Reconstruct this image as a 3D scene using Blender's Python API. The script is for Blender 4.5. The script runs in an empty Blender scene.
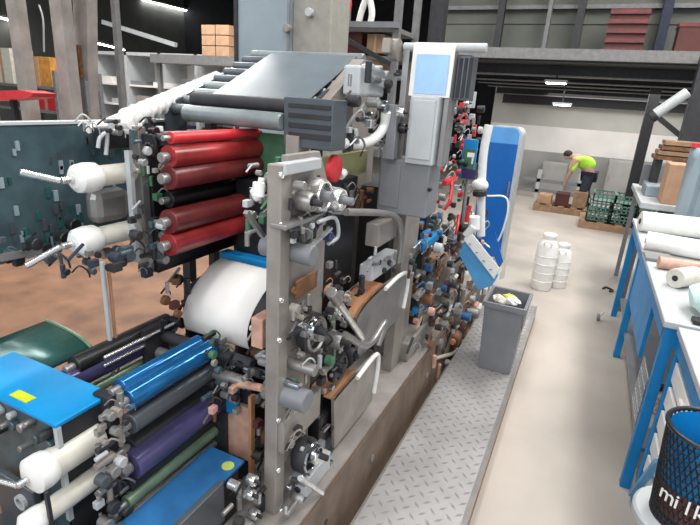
import bpy, bmesh, math, random
from mathutils import Vector, Matrix
R = random.Random(7)
C = bpy.context.scene.collection
# ---------------------------------------------------------------- camera model (used to survey real positions from the photo)
F, CX, CY, HC = 497.0, 350.0, 262.5, 1.7
yw, pt, rl = math.radians(-24.6), math.radians(18.5), math.radians(3.8)
FW = Vector((math.sin(yw)*math.cos(pt), math.cos(yw)*math.cos(pt), -math.sin(pt)))
RT0 = Vector((math.cos(yw), -math.sin(yw), 0)); UP0 = RT0.cross(FW)
RT = RT0*math.cos(rl)+UP0*math.sin(rl); UP = -RT0*math.sin(rl)+UP0*math.cos(rl)
EYE = Vector((0, 0, HC))
def ray(x, y): return FW*F+RT*(x-CX)-UP*(y-CY)
def PX(x, y, X): r = ray(x, y); return EYE+r*(X/r.x)
def PY(x, y, Y): r = ray(x, y); return EYE+r*(Y/r.y)
def PZ(x, y, Z): r = ray(x, y); return EYE+r*((Z-HC)/r.z)
def rad(p, px): return px*(Vector(p)-EYE).dot(FW)/F
cam = bpy.data.cameras.new('camera'); co = bpy.data.objects.new('camera', cam); C.objects.link(co)
cam.sensor_width = 36; cam.lens = F/700*36; cam.clip_start = .02; cam.clip_end = 200
M3 = Matrix((RT, UP, -FW)).transposed(); co.matrix_world = Matrix.Translation(EYE) @ M3.to_4x4()
bpy.context.scene.camera = co
# ---------------------------------------------------------------- materials
def mat(name, c, rough=.5, metal=0, var=.25, scale=18, bump=0, spec=.5, alpha=1, trans=0, dirt=None, dirtamt=.5):
    m = bpy.data.materials.new(name); m.use_nodes = True; nt = m.node_tree; b = nt.nodes['Principled BSDF']
    b.inputs['Roughness'].default_value = rough; b.inputs['Metallic'].default_value = metal
    b.inputs['Specular IOR Level'].default_value = spec
    if alpha < 1: b.inputs['Alpha'].default_value = alpha
    if trans: b.inputs['Transmission Weight'].default_value = trans
    tc = nt.nodes.new('ShaderNodeTexCoord'); n = nt.nodes.new('ShaderNodeTexNoise')
    n.inputs['Scale'].default_value = scale; n.inputs['Detail'].default_value = 6
    nt.links.new(tc.outputs['Object'], n.inputs['Vector'])
    r = nt.nodes.new('ShaderNodeValToRGB'); nt.links.new(n.outputs['Fac'], r.inputs['Fac'])
    d = dirt or tuple(v*(1-var) for v in c); l = tuple(min(1, v*(1+var*.5)) for v in c)
    r.color_ramp.elements[0].position = .32; r.color_ramp.elements[0].color = (*d, 1)
    r.color_ramp.elements[1].position = .68; r.color_ramp.elements[1].color = (*l, 1)
    nt.links.new(r.outputs['Color'], b.inputs['Base Color'])
    if bump:
        bm_ = nt.nodes.new('ShaderNodeBump'); bm_.inputs['Strength'].default_value = bump; bm_.inputs['Distance'].default_value = .01
        nt.links.new(n.outputs['Fac'], bm_.inputs['Height']); nt.links.new(bm_.outputs['Normal'], b.inputs['Normal'])
    return m
def emis(name, c, s):
    m = bpy.data.materials.new(name); m.use_nodes = True; b = m.node_tree.nodes['Principled BSDF']
    b.inputs['Base Color'].default_value = (*c, 1); b.inputs['Emission Color'].default_value = (*c, 1); b.inputs['Emission Strength'].default_value = s
    return m
M = dict(
 concrete=mat('concrete', (.46, .41, .36), .5, 0, .2, 1.6, .05, dirt=(.37, .335, .295)),
 wall=mat('wall_paint', (.80, .77, .74), .8, 0, .08, 2),
 wall_low=mat('wall_low', (.36, .355, .345), .8, 0, .25, 1.5),
 panelg=mat('upper_cladding', (.115, .12, .105), .8, 0, .2, 2),
 dark=mat('dark_steel', (.024, .024, .028), .6, 0, .3),
 roof=mat('roof_dark', (.018, .019, .022), .9, 0, .3, 3),
 beam=mat('grey_beam', (.17, .17, .17), .6, 0, .2),
 steel=mat('worn_steel', (.33, .32, .31), .36, .6, .15, 9, .03),
 beige=mat('grey_beige_paint', (.31, .28, .255), .45, .15, .15, 10, .04, dirt=(.24, .21, .185)),
 bright=mat('bright_metal', (.75, .75, .74), .25, .8, .2),
 white=mat('white_plastic', (.82, .81, .78), .35, 0, .06),
 cream=mat('cream_paint', (.66, .63, .55), .35, 0, .12, 20),
 black=mat('black_plastic', (.012, .012, .014), .35, 0, .3),
 rubber=mat('black_rubber', (.03, .03, .033), .6, 0, .3),
 grey=mat('grey_paint', (.21, .215, .23), .45, .1, .12, 9),
 lgrey=mat('light_grey_paint', (.46, .48, .49), .45, 0, .08, 9),
 bluegrey=mat('blue_grey_sheet', (.27, .33, .37), .5, .1, .08, 4),
 rack=mat('rack_grey', (.10, .115, .13), .35, .4, .15, 10), duct=mat('duct_beige', (.30, .29, .255), .5, 0, .1), film=mat('film_grey', (.17, .20, .225), .25, .3, .12, 6), dull=mat('dull_blue', (.02, .12, .30), .4, 0, .35, 9),
 rackl=mat('rack_light', (.27, .31, .31), .3, .3, .2, 10),
 red=mat('red_roller', (.30, .022, .025), .3, 0, .3, 14, dirt=(.18, .012, .012)),
 redb=mat('bright_red', (.62, .03, .04), .35, 0, .2),
 dred=mat('dark_red', (.14, .018, .018), .35, 0, .4, 14),
 blue=mat('press_blue', (.0, .27, .62), .3, 0, .2, 6),
 bluer=mat('blue_roller', (.02, .17, .42), .12, .5, .3, 8),
 purple=mat('purple_roller', (.10, .09, .22), .16, .4, .35, 8),
 green=mat('green_roller', (.20, .30, .20), .3, .3, .35, 8),
 chrome=mat('chrome', (.42, .44, .46), .12, .95, .1),
 teal=mat('teal_panel', (.075, .125, .14), .35, .3, .3, 14, .2, dirt=(.05, .085, .10)),
 tealh=mat('teal_hood', (.035, .13, .12), .25, .3, .4, 6),
 brown=mat('brown_base', (.24, .125, .07), .6, 0, .3, 5, .1, dirt=(.15, .075, .045)),
 basetop=mat('base_top', (.30, .27, .25), .6, 0, .3, 6),
 copper=mat('copper_guard', (.62, .30, .16), .4, .4, .15),
 pink=mat('salmon_plate', (.55, .32, .24), .5, 0, .25, 25),
 paper=mat('white_web', (.80, .77, .74), .35, 0, .05, 8),
 cab=mat('cabinet_blue', (.0, .11, .42), .4, 0, .12, 5),
 cabl=mat('cabinet_light_blue', (.10, .33, .72), .4, 0, .12, 5),
 bench=mat('bench_blue', (.0, .21, .52), .5, 0, .2, 8),
 benchl=mat('bench_light_blue', (.08, .32, .60), .35, 0, .15, 8),
 card=mat('cardboard', (.46, .28, .17), .8, 0, .15, 10),
 orange=mat('orange_box', (.55, .25, .05), .7, 0, .3, 12),
 wood=mat('pallet_wood', (.32, .20, .12), .8, 0, .25, 12),
 crate=mat('green_crate', (.14, .27, .22), .6, 0, .3, 20),
 hivis=mat('hivis', (.45, .80, .06), .7, 0, .1),
 navy=mat('navy_cloth', (.03, .035, .06), .85, 0, .3),
 skin=mat('skin', (.45, .27, .2), .6, 0, .1), hair=mat('hair', (.03, .02, .015), .8),
 yellow=mat('yellow_sticker', (.55, .62, .02), .5, 0, .1), redbrown=mat('red_brown_panel', (.085, .022, .018), .7, 0, .3, 3), wallmid=mat('wall_mid', (.50, .49, .455), .8, 0, .08, 2), skirt=mat('base_skirt', (.19, .135, .10), .55, .1, .3, 7, .05, dirt=(.12, .085, .06)), olive=mat('olive_panel', (.30, .31, .15), .5, 0, .15),
 green2=mat('machine_green', (.06, .17, .09), .45, .1, .3), sky=mat('sky_web', (.36, .58, .86), .4, 0, .12, 10),
 mint=mat('mint_plastic', (.62, .85, .82), .3, 0, .15, 8), rust=mat('rust_brown', (.20, .09, .04), .6, .1, .5, 20),
 lime=mat('lime', (.45, .55, .12), .6), lamp=emis('lamp_tube', (1, 1, 1), 14))
# diamond plate: raised lozenges in alternating directions
def diamond():
    m = mat('diamond_plate', (.36, .345, .34), .38, .35, .2, 5); nt = m.node_tree; b = nt.nodes['Principled BSDF']
    N = nt.nodes.new; L = nt.links.new
    tc = N('ShaderNodeTexCoord'); mp = N('ShaderNodeMapping'); mp.inputs['Scale'].default_value = (21, 21, 21); mp.inputs['Rotation'].default_value = (0, 0, math.pi/4)
    L(tc.outputs['Object'], mp.inputs['Vector']); sp = N('ShaderNodeSeparateXYZ'); L(mp.outputs['Vector'], sp.inputs[0])
    def mth(op, a, bb=None, v=None):
        n = N('ShaderNodeMath'); n.operation = op
        for i, q in enumerate((a, bb)):
            if q is None: continue
            if isinstance(q, (int, float)): n.inputs[i].default_value = q
            else: L(q, n.inputs[i])
        return n.outputs[0]
    X, Y = sp.outputs[0], sp.outputs[1]
    fx, fy = mth('FRACT', X), mth('FRACT', Y)
    par = mth('MODULO', mth('ABSOLUTE', mth('ADD', mth('FLOOR', X), mth('FLOOR', Y))), 2)
    dx, dy = mth('ABSOLUTE', mth('SUBTRACT', fx, .5)), mth('ABSOLUTE', mth('SUBTRACT', fy, .5))
    a = mth('LESS_THAN', mth('ADD', mth('MULTIPLY', dx, 1.1), mth('MULTIPLY', dy, 3.6)), .5)
    c = mth('LESS_THAN', mth('ADD', mth('MULTIPLY', dx, 3.6), mth('MULTIPLY', dy, 1.1)), .5)
    h = mth('ADD', mth('MULTIPLY', a, par), mth('MULTIPLY', c, mth('SUBTRACT', 1, par)))
    bp = N('ShaderNodeBump'); bp.inputs['Strength'].default_value = 1; bp.inputs['Distance'].default_value = .03
    L(h, bp.inputs['Height']); rm = N('ShaderNodeMapRange'); rm.inputs['To Min'].default_value = .5; rm.inputs['To Max'].default_value = .15; L(h, rm.inputs['Value']); L(rm.outputs[0], b.inputs['Roughness']); L(bp.outputs['Normal'], b.inputs['Normal'])
    return m
M['diamond'] = diamond()
# ---------------------------------------------------------------- mesh builder
class MB:
    def __init__(s): s.v = []; s.f = []; s.sm = []
    def add(s, vs, fs, smooth=False):
        o = len(s.v); s.v += [Vector(q) for q in vs]; s.f += [tuple(i+o for i in f) for f in fs]; s.sm += [smooth]*len(fs); return s
    def box(s, a, b):
        x0, y0, z0 = (min(a[i], b[i]) for i in range(3)); x1, y1, z1 = (max(a[i], b[i]) for i in range(3))
        return s.add([(x, y, z) for x in (x0, x1) for y in (y0, y1) for z in (z0, z1)],
                     [(0, 1, 3, 2), (4, 6, 7, 5), (0, 4, 5, 1), (2, 3, 7, 6), (0, 2, 6, 4), (1, 5, 7, 3)])
    def bar(s, p, q, w, h, up=(0, 0, 1)):
        p, q = Vector(p), Vector(q); d = (q-p).normalized(); u = Vector(up)
        if abs(d.dot(u)) > .98: u = Vector((0, 1, 0))
        a = d.cross(u).normalized()*w/2; b = a.cross(d).normalized()*h/2
        vs = [c+sa*a+sb*b for c in (p, q) for sa, sb in ((-1, -1), (1, -1), (1, 1), (-1, 1))]
        return s.add(vs, [(3, 2, 1, 0), (4, 5, 6, 7), (0, 1, 5, 4), (1, 2, 6, 5), (2, 3, 7, 6), (3, 0, 4, 7)])
    def lathe(s, p, q, prof, n=20):      # prof: (t along p->q in metres, radius)
        p, q = Vector(p), Vector(q); d = (q-p).normalized(); u = Vector((0, 0, 1)) if abs(d.z) < .9 else Vector((1, 0, 0))
        a = d.cross(u).normalized(); b = d.cross(a)
        vs = []; fs = []
        for t, r in prof:
            for k in range(n):
                an = 2*math.pi*k/n; vs.append(p+d*t+(a*math.cos(an)+b*math.sin(an))*r)
        for i in range(len(prof)-1):
            for k in range(n): k2 = (k+1) % n; fs.append((i*n+k, i*n+k2, (i+1)*n+k2, (i+1)*n+k))
        fs.append(tuple(range(n-1, -1, -1))); fs.append(tuple((len(prof)-1)*n+k for k in range(n)))
        return s.add(vs, fs, True)
    def cyl(s, p, q, r, n=20, bev=.15):
        L = (Vector(q)-Vector(p)).length; e = min(r*bev, L*.2)
        return s.lathe(p, q, [(0, r-e), (e, r), (L-e, r), (L, r-e)], n)
    def tube(s, pts, r, n=10, sub=6):
        P = [Vector(p) for p in pts]
        if len(P) > 2:
            Q = [P[0]*2-P[1]]+P+[P[-1]*2-P[-2]]; o = []
            for i in range(1, len(Q)-2):
                for j in range(sub):
                    t = j/sub; a, b, c, d = Q[i-1:i+3]
                    o.append(.5*((2*b)+(c-a)*t+(2*a-5*b+4*c-d)*t*t+(3*b-a-3*c+d)*t**3))
            P = o+[P[-1]]
        vs = []; fs = []; u = None
        for i, p in enumerate(P):
            d = (P[min(i+1, len(P)-1)]-P[max(i-1, 0)]).normalized()
            if u is None: u = d.cross(Vector((0, 0, 1)) if abs(d.z) < .9 else Vector((1, 0, 0))).normalized()
            u = (u-d*u.dot(d)).normalized(); w = d.cross(u)
            rr = r(i/(len(P)-1)) if callable(r) else r
            for k in range(n): an = 2*math.pi*k/n; vs.append(p+(u*math.cos(an)+w*math.sin(an))*rr)
        for i in range(len(P)-1):
            for k in range(n): k2 = (k+1) % n; fs.append((i*n+k, i*n+k2, (i+1)*n+k2, (i+1)*n+k))
        fs.append(tuple(range(n-1, -1, -1))); fs.append(tuple((len(P)-1)*n+k for k in range(n)))
        return s.add(vs, fs, True)
    def prism(s, poly, off):             # closed outline (3D points) extruded by vector off
        n = len(poly); o = Vector(off); P = [Vector(p) for p in poly]
        return s.add(P+[p+o for p in P], [tuple(range(n)), tuple(range(2*n-1, n-1, -1))]+[(i, i+n, (i+1) % n+n, (i+1) % n) for i in range(n)])
    def sphere(s, c, r, n=12, sc=(1, 1, 1)):
        vs = []; fs = []; m = n//2
        for i in range(1, m):
            for k in range(n):
                a, b = math.pi*i/m, 2*math.pi*k/n
                vs.append(Vector(c)+Vector((math.sin(a)*math.cos(b)*sc[0], math.sin(a)*math.sin(b)*sc[1], math.cos(a)*sc[2]))*r)
        for i in range(m-2):
            for k in range(n): k2 = (k+1) % n; fs.append((i*n+k, (i+1)*n+k, (i+1)*n+k2, i*n+k2))
        t = len(vs); vs += [Vector(c)+Vector((0, 0, r*sc[2])), Vector(c)-Vector((0, 0, r*sc[2]))]
        for k in range(n): k2 = (k+1) % n; fs.append((t, k, k2)); fs.append((t+1, (m-2)*n+k2, (m-2)*n+k))
        return s.add(vs, fs, True)
    def build(s, name, m, parent=None, bevel=0, label=None):
        if parent is not None:
            root = parent; off = Vector(parent.matrix_world.translation) if False else ORG[parent.name]
            off = Vector(off)
        else:
            lo = [min(v[i] for v in s.v) for i in range(3)]; hi = [max(v[i] for v in s.v) for i in range(3)]
            off = Vector(((lo[0]+hi[0])/2, (lo[1]+hi[1])/2, lo[2]))
        me = bpy.data.meshes.new(name); me.from_pydata([v-off for v in s.v], [], s.f); me.update()
        for p, q in zip(me.polygons, s.sm): p.use_smooth = q
        bm = bmesh.new(); bm.from_mesh(me); bmesh.ops.recalc_face_normals(bm, faces=bm.faces); bm.to_mesh(me); bm.free()
        me.materials.append(M[m]); o = bpy.data.objects.new(name, me); C.objects.link(o)
        if parent is None: o.location = off; ORG[o.name] = off
        else: o.parent = parent; ORG[o.name] = off
        if bevel:
            b = o.modifiers.new('bevel', 'BEVEL'); b.width = bevel; b.segments = 2; b.limit_method = 'ANGLE'
        else:
            pass
        if any(s.sm):
            try: me.set_sharp_from_angle(angle=math.radians(40))
            except Exception: pass
        if label: o['label'] = label
        return o
ORG = {}
def thing(name, label, cat, loc, group=None):
    o = bpy.data.objects.new(name, None); C.objects.link(o); o.location = loc; ORG[o.name] = Vector(loc)
    o.empty_display_size = .1
    o['label'] = label; o['category'] = cat
    if group: o['group'] = group
    return o
def tag(o, label, cat, group=None):
    o['label'] = label; o['category'] = cat
    if group: o['group'] = group
    return o
def struct(o): o['kind'] = 'structure'; return o
V = Vector
def copy_tree(o, delta, parent=None):
    c = o.copy(); C.objects.link(c); c.parent = parent
    if parent is None: c.location = o.location+V(delta)
    ORG[c.name] = ORG[o.name]
    for ch in list(o.children): copy_tree(ch, delta, c)
    return c
def text(body, size, loc, rot, m, parent, ext=.001, name='lettering'):
    cu = bpy.data.curves.new('t', 'FONT'); cu.body = body; cu.size = size; cu.extrude = ext; cu.align_x = 'CENTER'
    o = bpy.data.objects.new('t', cu); C.objects.link(o); dg = bpy.context.evaluated_depsgraph_get()
    me = bpy.data.meshes.new_from_object(o.evaluated_get(dg)); bpy.data.objects.remove(o)
    me.materials.clear(); me.materials.append(M[m]); q = bpy.data.objects.new(name, me); C.objects.link(q)
    q.parent = parent; q.location = V(loc)-ORG[parent.name]; q.rotation_euler = rot; return q
# =============================================================== SETTING
struct(MB().box((-14, -3, -.1), (7, 15, 0)).build('floor', 'concrete'))
zw0, zw1 = PY(580, 155, 12).z, PY(580, 129, 12).z
struct(MB().box((-2.2, 12, 0), (7, 12.15, zw0)).build('wall_back_lower', 'wall_low'))
struct(MB().box((-2.2, 12, zw0), (7, 12.15, zw1)).build('wall_back', 'wall'))
struct(MB().box((-2.2, 12, zw1), (7, 12.15, 2.4)).build('wall_back_upper', 'wallmid'))
struct(MB().box((-14.2, -3, 0), (-14, 15, 7)).build('wall_left', 'panelg'))
struct(MB().box((-14, 15, 0), (7, 15.2, 7)).build('wall_front', 'roof'))
struct(MB().box((-14, -3, 7), (7, 15, 7.2)).build('ceiling', 'roof'))
# mezzanine: deck, fascia, beams below, cladding above
MZ = 2.42
fz = PY(590, 50, 7).z; fb = PY(590, 63, 7).z
struct(MB().box((-2.4, 7, fb), (7, 12, fz)).build('trim_1', 'dark'))
struct(MB().box((-2.4, 6.9, fb+.02), (7, 7, fz)).build('trim_2', 'beam'))
for i, (yy, zz) in enumerate(((7.6, fb-.12), (8.4, fb-.16), (9.2, fb-.18), (10.1, fb-.2), (11.0, fb-.3), (11.9, PY(580, 107, 11.9).z))):
    struct(MB().box((-2.0, yy, zz), (7, yy+.10, fb+.01)).build('trim_%d' % (3+i), 'dark'))
    struct(MB().box((-2.0, yy-.05, zz-.015), (7, yy+.15, zz)).build('trim_%d' % (30+i), 'beam'))
for i, (px, py, yy) in enumerate(((556, 83, 7.55), (562, 105, 9.0))):
    p = PY(px, py, yy)
    t = thing('ceiling_light', ('nearer' if i == 0 else 'farther')+' small white lamp under the dark mezzanine beams', 'lamp', (p.x, p.y, p.z), 'lamps under the mezzanine')
    MB().box((p.x-.14, p.y-.10, p.z), (p.x+.14, p.y+.10, p.z+.035)).build('housing', 'lgrey', t)
    MB().box((p.x-.12, p.y-.09, p.z-.012), (p.x+.12, p.y+.09, p.z)).build('diffuser', 'lamp', t)
    MB().cyl((p.x, p.y, p.z+.03), (p.x, p.y, fb), .01).build('rod', 'dark', t)
# upper storey cladding
cl = MB()
for k in range(9):
    z0 = fz+k*.42; cl.box((-2.4, 8.0, z0), (7, 8.06, z0+.40)); cl.box((-2.4, 8.02, z0+.40), (7, 8.06, z0+.42))
struct(cl.build('wall_upper', 'panelg'))
struct(MB().box((-2.4, 7.9, PY(560, 6, 8).z-.05), (7, 8, PY(560, 6, 8).z)).build('trim_9', 'beam'))
for i, (px, w, m) in enumerate(((500, .09, 'dark'), (548, .05, 'beam'), (579, .09, 'dark'), (664, .11, 'navy'))):
    p = PY(px, 25, 7.85)
    tag(MB().box((p.x-w/2, 7.78, fz), (p.x+w/2, 7.88, 5.5)).build('steel_post', m),
        ['dark steel post left of the others on the mezzanine, above the blue cabinet', 'thin grey post on the mezzanine left of centre above the lamps', 'dark steel post just left of the red-brown panel on the mezzanine', 'dark blue steel post right of the red-brown panel'][i], 'post', 'posts on the mezzanine')
a, b = PY(603, 50, 7.6), PY(652, 8, 7.6)
t = thing('stored_panel', 'large red-brown ribbed panel standing on the mezzanine edge', 'panel', (a.x, 7.6, fz))
MB().box((a.x, 7.6, fz), (b.x, 7.66, b.z)).build('sheet', 'redbrown', t)
for k in range(5):
    z0 = fz+(b.z-fz)*(.08+.2*k); MB().box((a.x, 7.57, z0), (b.x, 7.6, z0+.05)).build('rail', 'dred', t)
a, b = PY(672, 55, 7.3), PY(700, 28, 7.3)
t = thing('storage_box', 'dark red-brown boxes at the right end of the mezzanine edge', 'box', (a.x, 7.3, fz))
MB().box((a.x, 7.2, fz), (a.x+.55, 7.5, b.z)).build('body', 'redbrown', t); MB().box((a.x-.01, 7.19, b.z), (a.x+.56, 7.51, b.z+.04)).build('lid', 'dred', t)
# dark column with braces
YC = 8.7; c0, c1 = PY(652, 108, YC), PY(634, 195, YC)
t = thing('steel_column', 'black steel column with diagonal braces holding the mezzanine', 'column', (c0.x, YC, 0))
MB().box((c0.x-.07, YC, 0), (c0.x+.07, YC+.15, fb+.02)).build('shaft', 'dark', t, .004)
MB().bar((c0.x, YC, PY(657, 112, YC).z), PY(688, 142, YC), .07, .07).build('brace', 'dark', t)
MB().box((c0.x-.12, YC-.06, 0), (c0.x+.12, YC+.25, .02)).build('base_plate', 'dark', t)
t = thing('light_pipe', 'light grey sloping pipe running down to the top of the black column', 'pipe', PY(654, 115, 6.5))
MB().cyl(PY(654, 115, 6.5), PY(688, 92, 6.5), .055).build('pipe', 'lgrey', t); MB().cyl(PY(650, 118, 6.5), PY(656, 114, 6.5), .065).build('collar', 'dark', t)
c0 = PY(694, 110, 6.7)
t = thing('steel_column', 'thick black column at the right edge of the picture above the cardboard box', 'column', (c0.x, 6.7, 0))
MB().box((c0.x-.06, 6.7, 0), (c0.x+.16, 6.85, fb+.1)).build('shaft', 'dark', t, .004)
MB().box((c0.x-.1, 6.65, 0), (c0.x+.2, 6.89, .02)).build('base_plate', 'dark', t)
# pillar between press and mezzanine, top centre
c0 = PY(436, 20, 5.2)
tag(MB().box((c0.x-.07, 5.2, 0), (c0.x+.07, 5.34, 6.9)).build('steel_column', 'dark'), 'slim dark steel column rising behind the blue-white web roller', 'column')
# ---- roof girders and strip lights on the left
for i, (xx, zz, m) in enumerate(((-3.2, 4.6, 'beam'), (-4.6, 4.6, 'dark'), (-6.4, 4.4, 'beam'), (-8.5, 4.4, 'dark'), (-11, 4.4, 'beam'))):
    struct(MB().box((xx-.05, 1, zz), (xx+.05, 15, zz+.25)).build('trim_%d' % (10+i), m))
for i in range(5):
    struct(MB().box((-14, 4+i*2.4, 4.7), (-1.4, 4.1+i*2.4, 5.0)).build('trim_%d' % (15+i), 'dark'))
def strip(px0, py0, px1, py1, Z, label, w=.09):
    a, b = PZ(px0, py0, Z), PZ(px1, py1, Z)
    t = thing('strip_light', label, 'lamp', (a.x, a.y, Z), 'strip lights over the hall')
    MB().bar((a.x, a.y, Z+.04), (b.x, b.y, Z+.04), w*1.3, .05).build('housing', 'lgrey', t)
    MB().bar((a.x, a.y, Z), (b.x, b.y, Z), w, .03).build('tube', 'lamp', t)
    MB().cyl((a.x, a.y, Z+.06), (a.x, a.y, 4.65 if Z < 4.6 else 6.98), .008, 6).build('hanger', 'dark', t); MB().cyl((b.x, b.y, Z+.06), (b.x, b.y, 4.65 if Z < 4.6 else 6.98), .008, 6).build('hanger', 'dark', t)
strip(143, 0, 188, 11, 4.2, 'long white strip light at the top left, its lower end above the orange cartons')
strip(2, 18, 34, 28, 2.95, 'white strip light seen between the two left concrete-grey posts')
strip(96, 43, 124, 50, 2.5, 'short white strip light just left of the thin grey post', .05)
a, b = PY(103, 22, 7.), PY(176, 45, 7.)
tag(MB().bar(a, b, .06, .07).build('conduit', 'lgrey'), 'pale sloping conduit crossing the dark upper left hall', 'conduit')
a, b = PY(0, 14, 7.), PY(100, 32, 7.)
# ---- posts at left
for i, (px, w, Y, lab) in enumerate(((18, 15, 3.0, 'leftmost grey-beige post beside the red object'), (61, 17, 2.9, 'grey-beige post in the middle of the left group'))):
    p = PY(px, 60, Y); w = rad(p, w)/1
    tag(MB().box((p.x-w/2, Y, 0), (p.x+w/2, Y+.1, 3.6)).build('support_post', 'basetop', None, .006), lab, 'post', 'posts behind the press panel')
p0, p1 = PY(90, 0, 3.1), PY(83, 125, 3.1)
t = thing('support_post', 'wide tapering brown-grey post with an orange plate, right of the other two', 'post', (p1.x, 3.1, 0), 'posts behind the press panel')
MB().prism([(p0.x-.11, 3.1, 3.5), (p0.x+.11, 3.1, 3.5), (p1.x+.06, 3.1, 1.2), (p1.x+.05, 3.1, 0), (p1.x-.06, 3.1, 0), (p1.x-.06, 3.1, 1.2)], (0, .1, 0)).build('shaft', 'basetop', t)
a, b = PY(73, 45, 3.08), PY(82, 78, 3.08); MB().box((a.x, 3.07, b.z), (b.x, 3.1, a.z)).build('plate', 'rust', t)
a, b = PY(74, 80, 3.08), PY(89, 112, 3.08); MB().box((a.x, 3.07, b.z), (b.x, 3.1, a.z)).build('cover', 'grey', t)
p = PY(117, 60, 3.4)
tag(MB().box((p.x-.025, 3.4, 0), (p.x+.025, 3.45, 3.6)).build('thin_post', 'beam'), 'thin grey steel post between the left posts and the white hose', 'post')
p = PY(43, 20, 3.3); tag(MB().tube([PY(39, 5, 3.3), PY(43, 20, 3.3), PY(44, 52, 3.3)], .008).build('hanging_cable', 'lgrey'), 'pale cable hanging between the two leftmost posts', 'cable')
# red object & cartons, shelf
a, b = PY(-8, 93, 2.6), PY(33, 101, 2.6)
t = thing('red_tray', 'bright red flat tray on a stand at the left edge of the picture', 'tray', (a.x, 2.6, 0))
MB().prism([PY(-8, 91, 2.6), PY(20, 90, 2.6), PY(33, 93, 2.6), PY(31, 97, 2.6), PY(15, 99, 2.6), PY(-8, 101, 2.6)], (0, .2, 0)).build('arm', 'redb', t)
MB().bar(PY(13, 98, 2.7), (PY(22, 120, 2.7).x, 2.7, 0), .04, .04).build('stand', 'dark', t)
def crt(px0, py0, px1, py1, Y, dep, m, lab, name='carton', cat='box', grp=None, zf=None):
    a, b = PY(px0, py1, Y), PY(px1, py0, Y); t = thing(name, lab, cat, (a.x, Y, a.z if zf is None else zf), grp)
    MB().box((a.x, Y, a.z if zf is None else zf), (b.x, Y+dep, b.z)).build('body', m, t, .006)
    MB().box((a.x+(b.x-a.x)*.42, Y-.003, (a.z if zf is None else zf)), (a.x+(b.x-a.x)*.55, Y, b.z)).build('tape', 'card', t)
    return t
def rack(x0, x1, Y, levels, lab, d=.8, m='beam', top=None):
    t = thing('storage_rack', lab, 'rack', (x0, Y, 0))
    for xx in (x0, x1):
        for yy in (Y, Y+d): MB().box((xx-.03, yy-.03, 0), (xx+.03, yy+.03, top or levels[-1]+.25)).build('upright', m, t)
    for z in levels:
        MB().box((x0, Y, z-.04), (x1, Y+d, z)).build('shelf', m, t)
    return t
a = PY(-5, 100, 5.5); b = PY(58, 100, 5.5)
zl = PY(40, 86, 5.5).z
rack(a.x, b.x, 5.5, [.2, PY(40, 110, 5.5).z, zl], 'grey storage rack behind the leftmost posts')
crt(27, 57, 49, 84, 5.6, .5, 'orange', 'yellow-orange carton on the rack between the two left posts', grp='cartons on the left rack', zf=zl)
crt(37, 93, 56, 109, 5.6, .4, 'redb', 'red carton on the rack below the orange carton', grp='cartons on the left rack', zf=PY(40, 110, 5.5).z)
crt(-4, 48, 9, 85, 5.6, .4, 'cream', 'pale cream carton at the left edge of the picture', grp='cartons on the left rack', zf=zl)
# white shelving / machine far left
Y = 6.5; a, b = PY(94, 60, Y), PY(235, 75, Y); zt = PY(130, 52, Y).z
t = thing('white_shelving', 'white shelving with stacked pale sheets behind the white hose', 'shelving', (a.x, Y, 0))
MB().box((a.x, Y+.6, 0), (b.x, Y+.65, zt)).build('back_panel', 'wall', t)
MB().box((a.x, Y, zt-.05), (b.x, Y+.6, zt)).build('top_board', 'lgrey', t)
for k in range(5): MB().box((a.x+(b.x-a.x)*k/4.-.03, Y, 0), (a.x+(b.x-a.x)*k/4+.03, Y+.6, zt)).build('upright', 'lgrey', t)
for k in range(5): MB().box((a.x, Y+.02, .3+k*.33), (b.x, Y+.6, .33+k*.33)).build('shelf', 'wall', t)
for k in range(14):
    xx = a.x+(b.x-a.x)*(.03+.067*k); zz = .33+.33*(4-k % 3); h = .05+.2*R.random()
    tag(MB().box((xx, Y+.05, zz), (xx+.25, Y+.5, zz+h)).build('sheet_stack', ['wall', 'lgrey', 'purple', 'grey', 'basetop', 'dark'][k % 6]), ['white', 'light grey', 'lilac', 'dark grey', 'brownish grey', 'black'][k % 6]+' stack of sheets on the white shelving', 'stack', 'stacks on the white shelving')
# brown cartons high up (200-235, 22-55)
Y = 5.9; zf = PY(215, 56, Y).z; a, b = PY(150, 58, Y), PY(236, 58, Y)
t = thing('high_shelf', 'grey steel platform carrying the stacked brown cartons at the upper left', 'shelf', (a.x, Y, 0))
MB().box((a.x, Y, zf-.12), (b.x, Y+.4, zf)).build('deck', 'beam', t)
for xx in (a.x+.05, b.x-.05): MB().box((xx-.03, Y+.1, 0), (xx+.03, Y+.16, zf-.12)).build('leg', 'beam', t)
hh = (PY(215, 24, Y).z-zf)/3
for k in range(3):
    for j in range(2):
        a, b = PY(202+j*14, 50, Y), PY(215+j*14, 50, Y)
        tag(MB().box((a.x, Y, zf+k*hh), (b.x, Y+.35, zf+(k+1)*hh-.01)).build('carton', 'card', None, .004), ['bottom', 'middle', 'top'][k]+(' left' if j == 0 else ' right')+' brown carton of the stack at the upper left beside the tall duct', 'box', 'stacked brown cartons')
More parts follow.
